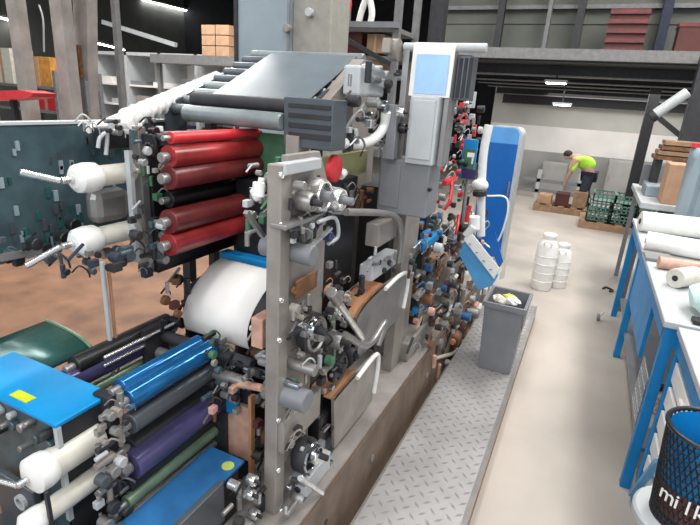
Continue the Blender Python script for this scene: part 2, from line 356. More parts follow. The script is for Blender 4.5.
# tall duct
Y = 3.4; a, b, c = PY(237, 60, Y), PY(288, 60, Y), PY(326, 60, Y)
t = thing('sheet_metal_duct', 'tall blue-grey sheet metal duct with a beige side rising behind the overhead rollers', 'duct', (a.x, Y, 0))
MB().box((a.x, Y, .39), (b.x, Y+.35, 4.4)).build('front', 'bluegrey', t, .01); MB().box((b.x, Y+.05, .39), (c.x, Y+.35, 4.4)).build('side_box', 'duct', t, .01)
MB().box((a.x-.02, Y-.01, .39), (a.x+.015, Y, 4.4)).build('edge_trim', 'dark', t); MB().box((b.x-.01, Y-.012, .39), (b.x+.01, Y, 4.4)).build('seam', 'grey', t)
p = PY(289, 29, Y); MB().cyl((p.x, Y-.05, p.z), (p.x, Y, p.z), .03).build('knob', 'basetop', t)
p = PY(308, 12, Y); MB().cyl((p.x, Y-.0, p.z), (p.x, Y+.05, p.z), .03).build('vent', 'lgrey', t)
# red rack shelves behind (320-400)
Y = 4.6; a, b = PY(322, 55, Y), PY(398, 20, Y)
t = rack(a.x, b.x, Y, [.3, 1.2, PY(350, 72, Y).z, PY(350, 55, Y).z, PY(350, 27, Y).z], 'storage rack with brown goods behind the control boxes', .5, 'beam', 3.1)
for i, (x0, x1, y0, y1, m, lab) in enumerate(((330, 362, 32, 53, 'redbrown', 'dark red-brown box, largest on the rack right of the tall duct'), (366, 385, 34, 53, 'wood', 'brown box on the rack above the grey press head'), (335, 352, 58, 71, 'dred', 'dark red box on the second shelf right of the tall duct'), (356, 380, 60, 71, 'card', 'pale brown box on the second shelf right of the tall duct'))):
    crt(x0, y0, x1, y1, Y+.03, .3, m, lab, grp='boxes on the middle rack')
# items on top shelf: red disc sign & white cable bunch
Y = 4.75; z0 = PY(350, 27, 4.6).z
p = PY(342, 5, Y); t = thing('red_round_sign', 'red and white round sign at the top of the middle rack', 'sign', (p.x, Y, p.z))
MB().cyl((p.x, Y, p.z), (p.x, Y+.02, p.z), .1, 24).build('disc', 'redb', t); MB().bar((p.x-.06, Y-.005, p.z), (p.x+.06, Y-.005, p.z+.02), .02, .03).build('stripe', 'white', t)
MB().cyl((p.x, Y+.02, p.z), (p.x, Y+.12, p.z), .01).build('mount', 'dark', t)
tag(MB().tube([V((PY(358, 24, Y).x, Y, z0+.03)), PY(362, 10, Y), PY(368, -3, Y), PY(372, 12, Y), V((PY(370, 24, Y).x, Y, z0+.03))], .03).build('white_hose', 'white'), 'white hose loop standing on the middle rack beside the red sign', 'hose')
# cable trays crossing (330-400, 20-50)
tag(MB().bar(PY(316, 24, 4.54), PY(399, 25, 4.54), .04, .05).build('cable_tray', 'grey'), 'grey horizontal cable tray below the red round sign', 'cable tray')
tag(MB().bar(PY(330, 30, 4.54), PY(390, 64, 4.50), .03, .04).build('diagonal_brace', 'dark'), 'dark diagonal bar sloping down toward the grey press head', 'brace')

# =============================================================== FAR AISLE
Y = 10.6
t = thing('barrier_rail', 'grey horizontal double rail across the far end of the aisle', 'railing', (-.9, Y, 0))
a, b = PY(505, 196, Y), PY(575, 201, Y)
za, zb_ = PY(530, 193, Y).z, PY(530, 204, Y).z
for zz in (max(.35, za), max(.14, zb_)): MB().box((-1.7, Y-.03, zz-.035), (.1, Y+.03, zz+.035)).build('rail', 'grey', t)
for xx in (-1.65, -.85, -.1): MB().box((xx-.035, Y-.03, 0), (xx+.035, Y+.03, .55)).build('post', 'lgrey', t)
def pallet(x, y, lab, w=.9, d=.6, m='wood'):
    t = thing('pallet', lab, 'pallet', (x, y, 0), 'pallets at the end of the aisle')
    for k in range(5): MB().box((x+k*(w-.1)/4, y, .10), (x+.1+k*(w-.1)/4, y+d, .12)).build('deck_board', m, t)
    for k in range(3): MB().box((x, y+k*(d-.08)/2, 0), (x+w, y+.08+k*(d-.08)/2, .10)).build('runner', m, t)
    return t
pallet(-.75, 9.2, 'wooden pallet on the floor left of the bending person'); pallet(.02, 8.3, 'wooden pallet under the stacked green crates', 1.1, .7)
for i in range(3):
    x = -.7+i*.28
    tag(MB().box((x, 9.3, .12), (x+.22, 9.62, .27+.06*i)).build('pallet_load', ['card', 'redbrown', 'wood'][i], None, .005), ['pale brown', 'dark red-brown', 'mid brown'][i]+' box on the pallet behind the white drums', 'box', 'boxes on the far pallet')
# green crates: open lattice
k0 = 0
for lv in range(3):
    for cx in range(3):
        x, y, z = .10+cx*.34, 8.35, .12+lv*.15
        if lv == 2 and cx == 0: x += .05
        t = thing('plastic_crate', ['bottom', 'middle', 'top'][lv]+' grey-green crate of the '+['left', 'middle', 'right'][cx]+' stack beside the person', 'crate', (x, y, z), 'green crates on the pallet')
        MB().box((x, y, z), (x+.32, y+.4, z+.012)).build('base', 'crate', t)
        for yy in (y, y+.385):
            q = MB(); q.box((x, yy, z+.11), (x+.32, yy+.015, z+.13)); q.box((x, yy, z+.06), (x+.32, yy+.015, z+.075)); q.box((x, yy, z), (x+.32, yy+.015, z+.02))
            for k in range(6): q.box((x+k*.061, yy, z), (x+.015+k*.061, yy+.015, z+.13))
            q.build('side', 'crate', t)
        for xx in (x, x+.305):
            q = MB(); q.box((xx, y, z+.11), (xx+.015, y+.4, z+.13)); q.box((xx, y, z), (xx+.015, y+.4, z+.02))
            for k in range(6): q.box((xx, y+k*.077, z), (xx+.015, y+.015+k*.077, z+.13))
            q.build('end', 'crate', t)
# tall white wall racks, boards against back wall
for i, (x, w, h, m, lab) in enumerate(((-.9, .5, .62, 'wall_low', 'grey board leaning at the far wall behind the rail'), (.35, .45, .8, 'wall_low', 'dull grey panel standing at the far wall right of the person'), (1.1, .5, .8, 'grey', 'dark grey cabinet at the far wall beside the black column'))):
    t = thing('wall_cabinet', lab, 'cabinet', (x, 11.5, 0))
    MB().box((x, 11.5, .03), (x+w, 11.9, h)).build('body', m, t, .01); MB().box((x+.02, 11.48, .06), (x+w-.02, 11.5, h-.03)).build('door', m, t); MB().box((x+.05, 11.46, h*.5), (x+.07, 11.48, h*.6)).build('handle', 'steel', t)
    MB().box((x+.02, 11.52, 0), (x+w-.02, 11.88, .03)).build('plinth', 'dark', t)
# person bending in hi-vis vest
def skin(name, pts, edges, m, parent, sub=2):
    off = ORG[parent.name]; me = bpy.data.meshes.new(name); me.from_pydata([V(p[:3])-off for p in pts], edges, []); o = bpy.data.objects.new(name, me); C.objects.link(o); o.parent = parent
    sk = o.modifiers.new('s', 'SKIN'); su = o.modifiers.new('u', 'SUBSURF'); su.levels = su.render_levels = sub
    for i, p in enumerate(pts): me.skin_vertices[0].data[i].radius = (p[3], p[3])
    me.skin_vertices[0].data[0].use_root = True; sk.use_smooth_shade = True; me.materials.append(M[m])
    dg = bpy.context.evaluated_depsgraph_get(); m2 = bpy.data.meshes.new_from_object(o.evaluated_get(dg)); o.modifiers.clear(); o.data = m2
    m2.materials.clear(); m2.materials.append(M[m]); ORG[o.name] = off; return o
S = .8
bx, by = .03, 9.55
def pp(x, y, z, r): return (bx+x*S, by+y*S, z*S, r*S)
t = thing('person', 'person in a lime hi-vis vest and dark trousers bending over by the green crates', 'person', (bx, by, 0))
skin('person_body', [pp(0, 0, .92, .14), pp(-.12, -.02, 1.1, .14), pp(-.28, -.06, 1.2, .15), pp(-.40, -.09, 1.22, .08), pp(-.50, -.1, 1.2, .085), pp(-.56, -.1, 1.17, .07),
  pp(-.32, -.24, 1.12, .06), pp(-.38, -.28, .86, .042), pp(-.44, -.24, .64, .035), pp(-.46, -.24, .56, .03),
  pp(-.32, .12, 1.12, .06), pp(-.36, .16, .86, .042), pp(-.44, .1, .66, .035), pp(-.46, .1, .58, .03),
  pp(0, -.1, .86, .1), pp(-.06, -.12, .5, .065), pp(.06, -.12, .09, .045), pp(-.08, -.14, .04, .04),
  pp(.02, .1, .86, .1), pp(0, .14, .5, .065), pp(.14, .14, .09, .045), pp(.0, .16, .04, .04)],
  [(0, 1), (1, 2), (2, 3), (3, 4), (4, 5), (2, 6), (6, 7), (7, 8), (8, 9), (2, 10), (10, 11), (11, 12), (12, 13), (0, 14), (14, 15), (15, 16), (16, 17), (0, 18), (18, 19), (19, 20), (20, 21)], 'skin', t)
skin('hi_vis_vest', [pp(.04, 0, .93, .18), pp(-.12, -.02, 1.12, .185), pp(-.27, -.06, 1.2, .18), pp(-.31, -.19, 1.14, .09), pp(-.36, -.27, .88, .065), pp(-.31, .09, 1.14, .09), pp(-.36, .155, .88, .065)],
  [(0, 1), (1, 2), (2, 3), (3, 4), (2, 5), (5, 6)], 'hivis', t)
skin('trousers', [pp(0.01, 0, .92, .16), pp(0, -.1, .82, .115), pp(-.06, -.12, .5, .085), pp(.05, -.12, .14, .065), pp(.02, .1, .82, .115), pp(0, .14, .5, .085), pp(.13, .14, .14, .065)],
  [(0, 1), (1, 2), (2, 3), (0, 4), (4, 5), (5, 6)], 'navy', t)
MB().sphere(V(pp(-.49, -.1, 1.24, 0)[:3]), .095*S, 12, (1, 1, .85)).build('hair', 'hair', t)
for yy, xx in ((-.13, -.03), (.15, .05)):
    MB().sphere(V(pp(xx, yy, .05, 0)[:3]), .1*S, 10, (1.3, .6, .5)).build('shoe', 'black', t)
# white drums
def drum(px, pyb, pyt, rpx, lab):
    p = PZ(px, pyb, 0); r = rad(p, rpx); h = PY(px, pyt, p.y).z
    t = thing('white_canister', lab, 'canister', (p.x, p.y, 0), 'white canisters in the aisle')
    MB().lathe(p, p+V((0, 0, 1)), [(0, r*.9), (.015, r), (h*.78, r), (h*.86, r*.8), (h*.9, r*.6), (h*.93, r*.6)], 24).build('body', 'white', t)
    MB().cyl((p.x, p.y, h*.93), (p.x, p.y, h), r*.65, 16).build('cap', 'white', t)
    MB().tube([(p.x-r*.3, p.y-r*.9, h*.8), (p.x-r*.3, p.y-r*1.1, h*.88), (p.x+r*.3, p.y-r*1.1, h*.88), (p.x+r*.3, p.y-r*.9, h*.8)], .008, 6).build('handle', 'white', t)
    q = MB()
    for k in range(4): q.lathe((p.x, p.y, h*(.15+.15*k)), (p.x, p.y, 1), [(0, r), (.004, r*1.03), (.012, r*1.03), (.016, r)], 24)
    q.build('ribs', 'white', t)
drum(540, 288, 232, 10, 'taller white canister standing on the aisle floor left of the shorter one')
drum(556, 286, 242, 9, 'shorter white canister standing on the aisle floor right of the taller one')
# small caster & fitting on floor by far bench
p = PZ(596, 320, 0); t = thing('floor_caster', 'small grey caster lying on the floor by the long blue bench', 'caster', (p.x, p.y, 0))
MB().cyl((p.x, p.y, .03), (p.x+.025, p.y, .03), .03).build('wheel', 'grey', t); MB().bar((p.x+.012, p.y, .03), (p.x+.05, p.y, .09), .03, .012).build('fork', 'cream', t)
p = PZ(606, 290, 0); tag(MB().tube([(p.x-.03, p.y, .01), (p.x, p.y+.06, .01), (p.x+.06, p.y, .01), (p.x+.03, p.y-.06, .012)], .01).build('floor_cable', 'dark'), 'dark bit of cable on the floor left of the far bench', 'cable')
# dark cable across platform-side floor seam: floor joint
# =============================================================== WALKWAY PLATFORM + BIN
PH = .12
t = thing('walkway_platform', 'low walkway step of grey diamond tread plate along the press', 'platform', (-.37, 2.2, 0))
MB().box((-.56, .4, PH-.006), (-.165, 4.2, PH)).build('tread_plate', 'diamond', t)
MB().box((-.56, .4, 0), (-.545, 4.2, PH-.006)).build('inner_skirt', 'brown', t)
MB().box((-.18, .4, 0), (-.165, 4.2, PH-.006)).build('outer_skirt', 'wood', t)
MB().box((-.185, .4, PH-.004), (-.16, 4.2, PH+.001)).build('edge_angle', 'steel', t)
for yy in (.41, 4.18): MB().box((-.545, yy, 0), (-.18, yy+.015, PH-.006)).build('end_skirt', 'basetop', t)
a, b = PZ(478, 367, PH), PZ(509, 371, PH)
zt = PY(489, 291, a.y+.05).z; zt2 = PY(505, 288, a.y+.2).z
t = thing('waste_bin', 'grey tall plastic bin standing on the tread plate step', 'bin', (-.28, 2.75, PH), None)
x0, x1, y0, y1 = a.x, b.x+.01, a.y, a.y+.26
zt = PY(487, 300, y0).z
def frus(x0, x1, y0, y1, z0, z1, g):
    return [(x0, y0, z0), (x1, y0, z0), (x1, y1, z0), (x0, y1, z0), (x0-g, y0-g, z1), (x1+g, y0-g, z1), (x1+g, y1+g, z1), (x0-g, y1+g, z1)]
q = MB(); o_ = frus(x0, x1, y0, y1, PH, zt, .02); i_ = frus(x0+.008, x1-.008, y0+.008, y1-.008, PH+.01, zt, .02)
q.add(o_+i_, [(0, 3, 2, 1), (0, 1, 5, 4), (1, 2, 6, 5), (2, 3, 7, 6), (3, 0, 4, 7), (8, 9, 10, 11), (8, 12, 13, 9), (9, 13, 14, 10), (10, 14, 15, 11), (11, 15, 12, 8), (4, 5, 13, 12), (5, 6, 14, 13), (6, 7, 15, 14), (7, 4, 12, 15)])
q.build('body', 'grey', t, .004)
for aa, bb in (((x0-.032, y0-.032), (x1+.032, y0-.02)), ((x0-.032, y1+.02), (x1+.032, y1+.032)), ((x0-.032, y0-.02), (x0-.02, y1+.02)), ((x1+.02, y0-.02), (x1+.032, y1+.02))):
    MB().box((*aa, zt-.03), (*bb, zt)).build('rim', 'grey', t)
for k in range(3): MB().box((x1+.004+.003*k, y0+.02, zt-.09-k*.03), (x1+.024, y1-.02, zt-.08-k*.03)).build('side_groove', 'steel', t)
for i, (dx, dy, m, lab) in enumerate(((-.01, .06, 'cream', 'crumpled cream paper sticking out of the grey bin'), (.04, .12, 'yellow', 'yellowish scrap sticking out of the grey bin'), (.07, .07, 'white', 'white scrap of foil at the corner of the grey bin'))):
    c = V((x0+.06+dx, y0+dy, zt-.0)); q = MB(); n = 7; vs = [c+V((.05*math.cos(k)*(.6+.4*R.random()), .05*math.sin(k)*(.6+.4*R.random()), .04*R.random()-.01)) for k in range(n)]; 
    q.sphere(c, .045, 8, (1, .7, .6))
    for vi in range(len(q.v)): q.v[vi] += V((R.uniform(-.012, .012), R.uniform(-.012, .012), R.uniform(-.012, .012)))
    q.sm = [False]*len(q.sm); tag(q.build('paper_scrap', m), lab, 'scrap')
# =============================================================== RIGHT BENCHES
TZ = .88
def bench(y0, y1, x0, x1, lab, grp='blue workbenches'):
    t = thing('workbench', lab, 'workbench', (x0, y0, 0), grp)
    MB().box((x0-.01, y0-.01, TZ-.03), (x1, y1, TZ)).build('worktop', 'lgrey', t, .004)
    for xx in (x0+.025, x1-.04):
        for yy in (y0+.025, y1-.025): MB().box((xx-.022, yy-.022, 0), (xx+.022, yy+.022, TZ-.03)).build('leg', 'bench', t, .003)
    MB().box((x0, y0+.04, TZ-.10), (x0+.03, y1-.04, TZ-.03)).build('side_rail', 'bench', t); MB().box((x0+.04, y0, TZ-.12), (x1-.06, y0+.03, TZ-.03)).build('front_rail', 'bench', t)
    return t
tb = bench(2.345, 4.72, .425, 1.4, 'long far blue workbench carrying the white rolls')
for xx in (.45, 1.36): MB().box((xx-.022, 3.82, 0), (xx+.022, 3.864, TZ-.03)).build('leg', 'bench', tb, .003); 
MB().box((.435, 2.86, .46), (.455, 3.80, .80)).build('side_panel', 'bench', tb)
MB().box((.46, 2.40, .19), (1.3, 4.6, .21)).build('lower_shelf', 'grey', tb)
tn = bench(1.15, 2.30, .47, 1.35, 'near blue workbench with white drawer fronts behind the mesh waste basket')
# drawer block in near bench
for k in range(5):
    z0 = .20+k*.115
    d = MB().box((.478, 1.25, z0), (.51, 2.245, z0+.085)).build('drawer', 'white', tn, .003)
    MB().box((.466, 1.5, z0+.035), (.478, 2.0, z0+.05)).build('handle', 'white', d)
MB().box((.51, 1.22, .16), (1.3, 2.24, .8)).build('drawer_carcass', 'bench', tn)
MB().bar((.468, 2.25, .05), (.468, 2.0, .42), .02, .03, (1, 0, 0)).build('brace', 'benchl', tn)
# wire basket with junk between benches
x, y, z = .485, 2.62, .21
t = thing('wire_basket', 'scrap filled wire basket on the lower shelf of the long blue bench', 'basket', (x, y, z))
q = MB()
for k in range(7): q.tube([(x-.02+k*.045, y-.02, z), (x-.02+k*.045, y-.02, z+.26)], .003, 5)
for k in range(5): q.tube([(x-.02, y-.02, z+k*.065), (x+.25, y-.02, z+k*.065)], .003, 5)
for k in range(7): q.tube([(x-.02, y-.02+k*.045, z), (x-.02, y-.02+k*.045, z+.26)], .003, 5)
for k in range(5): q.tube([(x-.02, y-.02, z+k*.065), (x-.02, y+.25, z+k*.065)], .003, 5)
q.build('wire_mesh', 'lgrey', t); MB().box((x-.02, y-.02, z), (x+.25, y+.25, z+.006)).build('base', 'lgrey', t)
for k in range(22):
    m = ['copper', 'pink', 'white', 'redbrown', 'card', 'dark', 'cream'][k % 7]; p = V((x+.03+.17*R.random(), y+.02+.17*R.random(), z+.03+.2*k/22))
    tag(MB().bar(p-V((.03*R.random(), .02, 0)), p+V((.03, .03*R.random(), .03*R.random())), .03+.03*R.random(), .015+.02*R.random()).build('scrap_offcut', m), ['copper', 'salmon', 'white', 'dark red', 'tan', 'black', 'cream'][k % 7]+' offcut in the wire basket under the far bench', 'offcut', ['copper', 'salmon', 'white', 'dark red', 'tan', 'black', 'cream'][k % 7]+' offcuts in the wire basket')
# mesh waste basket front right
p = PY(716, 433, 1.30); rr = .10; bx_, by_ = p.x, 1.30; zt = p.z; h = .26
t = thing('mesh_waste_basket', 'dark mesh waste basket with a blue inside and white lettering at the lower right', 'basket', (bx_, by_, zt-h))
q = MB(); n = 44; vs = []; fs = []
for lv in range(15):
    f = lv/14; r_ = rr*(.82+.18*f)
    q.tube([(bx_+r_*math.cos(2*math.pi*k/24), by_+r_*math.sin(2*math.pi*k/24), zt-h+h*f) for k in range(25)], .0016, 4, 1)
for k in range(n):
    for s in (-1, 1):
        q.tube([(bx_+rr*(.82+.18*f)*math.cos(2*math.pi*k/n+s*f*.9), by_+rr*(.82+.18*f)*math.sin(2*math.pi*k/n+s*f*.9), zt-h+h*f) for f in (0, .25, .5, .75, 1)], .0016, 4, 1)
q.build('mesh_wall', 'black', t)
q = MB(); q.tube([(bx_+rr*math.cos(2*math.pi*k/32), by_+rr*math.sin(2*math.pi*k/32), zt) for k in range(33)], .006, 8, 1); q.build('rim', 'black', t)
MB().cyl((bx_, by_, zt-h), (bx_, by_, zt-h+.01), rr*.82, 28).build('base', 'black', t)
q = MB(); vs = []; fs = []; n = 32
for lv, (f, g) in enumerate(((.42, .93), (1, .93))):
    for k in range(n): r_ = rr*(.82+.18*f)*g; vs.append((bx_+r_*math.cos(2*math.pi*k/n), by_+r_*math.sin(2*math.pi*k/n), zt-h+h*f-.005))
q.add(vs, [(k, (k+1) % n, n+(k+1) % n, n+k) for k in range(n)], True); q.build('liner', 'bench', t)
lz = zt-h*.52; q = MB(); vs = []
for f in (.12, .42):
    for k in range(n): r_ = rr*(.82+.18*f)*.985; vs.append((bx_+r_*math.cos(2*math.pi*k/n), by_+r_*math.sin(2*math.pi*k/n), zt-h+h*f))
q.add(vs, [(k, (k+1) % n, n+(k+1) % n, n+k) for k in range(n)], True); q.build('label_band', 'redbrown', t)
dv = (V((bx_, by_, 0))-V((0, 0, 0))).normalized(); ang = math.atan2(-dv.y, -dv.x)
for i, ch in enumerate('milk'):
    an = ang+(i-2.1)*.27; rr2 = rr*.90
    text(ch, .055, (bx_+rr2*1.0*math.cos(an), by_+rr2*math.sin(an), zt-h*.72), (math.pi/2, 0, an+math.pi/2), 'white', t)
# stand under basket
t = thing('low_stool', 'low grey stool holding the dark mesh waste basket', 'stool', (bx_, by_, 0))
sz = zt-h
MB().cyl((bx_, by_, sz-.03), (bx_, by_, sz), .12, 28).build('seat', 'lgrey', t)
for k in range(4):
    c, s = math.cos(k*math.pi/2+.7), math.sin(k*math.pi/2+.7); MB().cyl((bx_+.14*c, by_+.14*s, 0), (bx_+.09*c, by_+.09*s, sz-.03), .012).build('leg', 'white', t)
# bench items -------------------------------------------------
def roll(p, q, r, m, lab, name='paper_roll', core=True, grp='rolls on the benches'):
    t = thing(name, lab, 'roll', p, grp); p, q = V(p), V(q); d = (q-p).normalized()
    MB().cyl(p, q, r, 28, .05).build('wound_paper', m, t); MB().cyl(p-d*.004, p+d*.004, r*.3, 16).build('core', 'dark' if core else m, t); return t
roll((.42, 4.2, TZ+.075), (1.1, 4.3, TZ+.075), .075, 'white', 'long white roll lying across the far end of the far bench')
roll((.42, 3.62, TZ+.06), (1.05, 3.55, TZ+.06), .06, 'white', 'thinner white roll lying in front of the long white roll')
roll((.46, 3.20, TZ+.035), (.9, 3.25, TZ+.035), .035, 'pink', 'thin salmon-red roll on the near end of the far bench', core=False)
tag(MB().box((.41, 3.33, TZ), (.62, 3.46, TZ+.02)).build('paper_pad', 'grey', None, .003), 'dark grey pad beside the salmon roll on the far bench', 'pad')
tag(MB().box((.40, 3.5, TZ), (.56, 3.52+.04, TZ+.012)).build('wooden_ruler', 'basetop', None, .002), 'brownish strip on the left edge of the far bench', 'strip')
# lime cloth
q = MB(); q.sphere((.95, 3.82, TZ+.06), .13, 16, (1.2, .9, .5))
for i in range(len(q.v)): q.v[i] += V((R.uniform(-.01, .01), R.uniform(-.01, .01), R.uniform(-.01, .015)))
tag(q.build('folded_cloth', 'lime'), 'lime green cloth bundle on the far bench at the right edge', 'cloth')
# cardboard box and blue wrap behind

# table under them
t = thing('packing_table', 'pale grey packing table behind the long blue bench', 'table', (.5, 4.84, 0))
zt = PY(670, 205, 4.85).z
t_ = t; crt(661, 166, 691, 200, 4.86, .30, 'card', 'brown cardboard box on the packing table behind the white rolls', name='cardboard_box', zf=zt)
MB().box((.45, 4.8, zt-.05), (1.6, 6.1, zt)).build('tabletop', 'lgrey', t, .004)
for xx in (.50, 1.5):
    for yy in (4.86, 6.0): MB().box((xx-.02, yy-.02, 0), (xx+.02, yy+.02, zt-.05)).build('leg', 'grey', t)
a = PY(638, 205, 5.3); tag(MB().box((.5, 5.2, zt), (.76, 5.6, zt+.10)).build('grey_tub', 'bluegrey', None, .01), 'pale blue-grey tub on the packing table below the black column', 'tub')
t = thing('grey_box', 'grey flat upright box standing on the packing table right of the black column', 'box', (.5, 5.7, zt))
a, b = PY(638, 190, 5.7), PY(655, 165, 5.7); MB().box((a.x, 5.7, zt+.03), (b.x, 5.76, b.z)).build('screen', 'grey', t, .006); MB().box((a.x+.05, 5.72, zt), (b.x-.05, 5.8, zt+.03)).build('foot', 'dark', t)
a = PY(655, 150, 5.5)
b = PY(692, 162, 5.5)
t = thing('pallet_stack', 'brown wooden boards stacked above the cardboard box', 'boards', (a.x, 5.4, zt))
for k in range(4): MB().box((a.x+.02*k, 5.4, b.z+k*.045), (b.x+.1, 5.7, b.z+.035+k*.045)).build('board', 'wood' if k % 2 else 'rust', t)
for xx in (a.x+.05, b.x): MB().box((xx-.03, 5.45, zt), (xx+.03, 5.65, b.z)).build('support', 'dark', t)
a, b = PY(682, 215, 4.1), PY(700, 150, 4.1)
t = thing('plastic_bag', 'translucent pale blue plastic bag hanging at the right edge above the bench', 'bag', (a.x, 4.1, a.z))
q = MB(); cols = 9; vs = []
zb = TZ+.001; ztop = b.z
for j in range(8):
    for i in range(cols): vs.append((a.x+(i/(cols-1))*.30, 4.42+.03*math.sin(i*2.1+j*.3), zb+(ztop-zb)*j/7))
q.add(vs, [(j*cols+i, j*cols+i+1, (j+1)*cols+i+1, (j+1)*cols+i) for j in range(7) for i in range(cols-1)], True)
o = q.build('sheet', 'bluegrey', t); sm = o.modifiers.new('t', 'SOLIDIFY'); sm.thickness = .01
MB().box((a.x+.0, 4.36, zb), (a.x+.10, 4.40, zb+.10)).build('blue_seal', 'benchl', t)
MB().box((a.x-.01, 4.40, ztop), (a.x+.4, 4.46, ztop+.03)).build('top_bar', 'redb', t)
# near bench items: white plastic bags and lamp
q = MB(); q.sphere((.66, 2.52, TZ+.075), .15, 18, (1.0, 1.1, .5))
for i in range(len(q.v)): q.v[i] += V((R.uniform(-.012, .012), R.uniform(-.012, .012), R.uniform(-.008, .02)))
tag(q.build('plastic_bag', 'mint'), 'crumpled mint-white plastic bag on the near end of the long bench', 'bag')
roll((.50, 2.86, TZ+.05), (.60, 2.98, TZ+.05), .05, 'cream', 'short cream roll with a dark end beside the mint plastic bag')
tag(MB().box((.55, 1.9, TZ), (.9, 2.2, TZ+.015)).build('paper_sheet', 'pink', None, .002), 'salmon sheet of paper on the near bench', 'paper')
tag(MB().box((.52, 2.36, TZ), (.60, 2.42, TZ+.02)).build('hand_tool', 'dark', None, .004), 'dark flat tool below the mint plastic bag', 'tool')
# =============================================================== PRESS
BT = .39
t = thing('machine_base', 'long brown machine bed under the press with a grey-beige top edge', 'base', (-.62, 2, 0))
MB().box((-4.5, -.5, 0), (-.62, 4.5, BT-.012)).build('bed', 'brown', t)
MB().box((-.90, .2, BT-.012), (-.615, 4.5, BT)).build('edge_plate', 'basetop', t)
MB().box((-1.45, .2, BT-.012), (-.90, 2.4, BT)).build('inner_plate', 'dark', t)
MB().box((-.62, .2, 0), (-.612, 4.5, BT-.03)).build('side_skirt', 'skirt', t)
for k in range(5): MB().cyl((-.612, .9+.8*k, .2), (-.605, .9+.8*k, .2), .018, 12).build('bolt', 'steel', t)
XF = -.70
def disc(t, px, py, r, L, m, name='roller_end', X=XF, hub='dark', rim=None):
    p = PX(px, py, X); o = MB().lathe(p, p+V((1, 0, 0)), [(0, r*.9), (L*.15, r), (L*.8, r), (L, r*.88), (L, r*.72), (L*.8, r*.68)], 28).build(name, m, t)
    if hub: MB().cyl(p+V((L*.7, 0, 0)), p+V((L*1.5, 0, 0)), r*.32, 14).build('hub', hub, o)
    if rim:
        q = MB(); q.tube([p+V((L, r*.8*math.cos(a), r*.8*math.sin(a))) for a in [i*2*math.pi/20 for i in range(21)]], r*.09, 6, 1); q.build('ring', rim, o)
    return o
def rolX(t, px, py, X, L, r, m, name='roller'):      # roller lying across the web (along X), right end at pixel
    p = PX(px, py, X); return MB().cyl(p, p-V((L, 0, 0)), r, 24, .1).build(name, m, t)
def rolY(t, p, y1, r, m, name='ink_roller', ends='steel'):
    q = V((p.x, y1, p.z)); d = (q-p).normalized()
    o = MB().cyl(p, q, r, 28, .06).build(name, m, t)
    for a, s in ((p, -1), (q, 1)): MB().cyl(a, a+d*.03*s, r*.45, 14).build('journal', ends, o)
    return o
def blk(t, x0, y0, x1, y1, X, dep, m, name, bev=.003):   # block facing +X whose face spans the given outline
    a, b = PX(x0, y1, X), PX(x1, y0, X)
    return MB().box((X-dep, a.y, a.z), (X, b.y, b.z)).build(name, m, t, bev)
def blkY(t, x0, y0, x1, y1, Y, dep, m, name, bev=.003):
    a, b = PY(x0, y1, Y), PY(x1, y0, Y)
    return MB().box((a.x, Y, a.z), (b.x, Y+dep, b.z)).build(name, m, t, bev)
def jumble(t, x0, y0, x1, y1, X, n, seed, mats, smin=4, smax=12, dx=.05):
    q = random.Random(seed)
    for k in range(n):
        px, py = q.uniform(x0, x1), q.uniform(y0, y1); p = PX(px, py, X+q.uniform(-dx, dx)); s = rad(p, q.uniform(smin, smax))*.5; m = q.choice(mats); c = q.random()
        if c < .26: MB().cyl(p, p+V((s*q.uniform(.8, 2), 0, 0)), s*.8, 16).build('knob', m, t)
        elif c < .40: MB().cyl(p-V((0, 0, s)), p+V((0, 0, s*1.6)), s*.45, 12).build('plunger', m, t)
        elif c < .52: MB().cyl(p-V((0, s, 0)), p+V((0, s*1.8, 0)), s*.5, 14).build('spindle', m, t)
        elif c < .72: MB().box(p-V((s*.5, s*.7, s*.6)), p+V((s*.5, s*.7, s*.6))).build('bracket', m, t, s*.12)
        elif c < .84: MB().bar(p-V((0, s, s*.7)), p+V((0, s*1.5, s)), s*.4, s*.3).build('lever', m, t)
        else: MB().tube([p, p+V((s*1.0, s*.8, s*1.2)), p+V((s*1.4, s*2, 0)), p+V((s*.4, s*3, -s*1.6))], s*.16, 8, 5).build('hose', m, t)
# ---------- front web tower
t = thing('web_tower', 'front grey-beige web tower with round roller ends, closest to the white paper web', 'press tower', (XF, 1.2, BT), 'web towers')
zt = PX(300, 155, XF).z
MB().box((XF-.045, 1.075, BT), (XF, 1.125, zt-.02)).build('post', 'beige', t, .003)
MB().prism([(XF-.035, 1.125, BT+.15), (XF-.035, 1.28, BT+.15), (XF-.035, 1.28, BT+.55), (XF-.035, 1.36, .98), (XF-.035, 1.36, zt-.1), (XF-.035, 1.30, zt), (XF-.035, 1.125, zt)], (.02, 0, 0)).build('side_plate', 'beige', t, .002)
MB().box((-1.17, 1.08, BT), (-1.14, 1.2, .70)).build('rear_plate', 'dark', t)
MB().box((XF-.06, 1.28, BT), (XF-.02, 1.31, 1.0)).build('rear_post', 'beige', t, .003)
for px, py in ((280, 175), (280, 225), (280, 300), (278, 340), (277, 420), (277, 470), (280, 510)):
    disc(t, px, py, .009, .008, 'bright', 'bolt', hub=None)
blk(t, 286, 158, 322, 176, XF+.01, .03, 'lgrey', 'top_cover')
disc(t, 311, 194, .050, .045, 'steel', hub='grey', rim='bright'); disc(t, 322, 197, .036, .07, 'bright', hub='grey')
disc(t, 298, 200, .028, .05, 'steel')
rolX(t, 314, 256, XF+.06, .17, .030, 'grey'); rolX(t, 305, 238, XF+.04, .10, .016, 'dark')
blk(t, 286, 216, 326, 226, XF+.03, .05, 'steel', 'shelf_bracket')
MB().bar(PX(308, 249, XF+.05), PX(331, 228, XF+.05), .008, .012, (1, 0, 0)).build('lever_arm', 'bright', t)
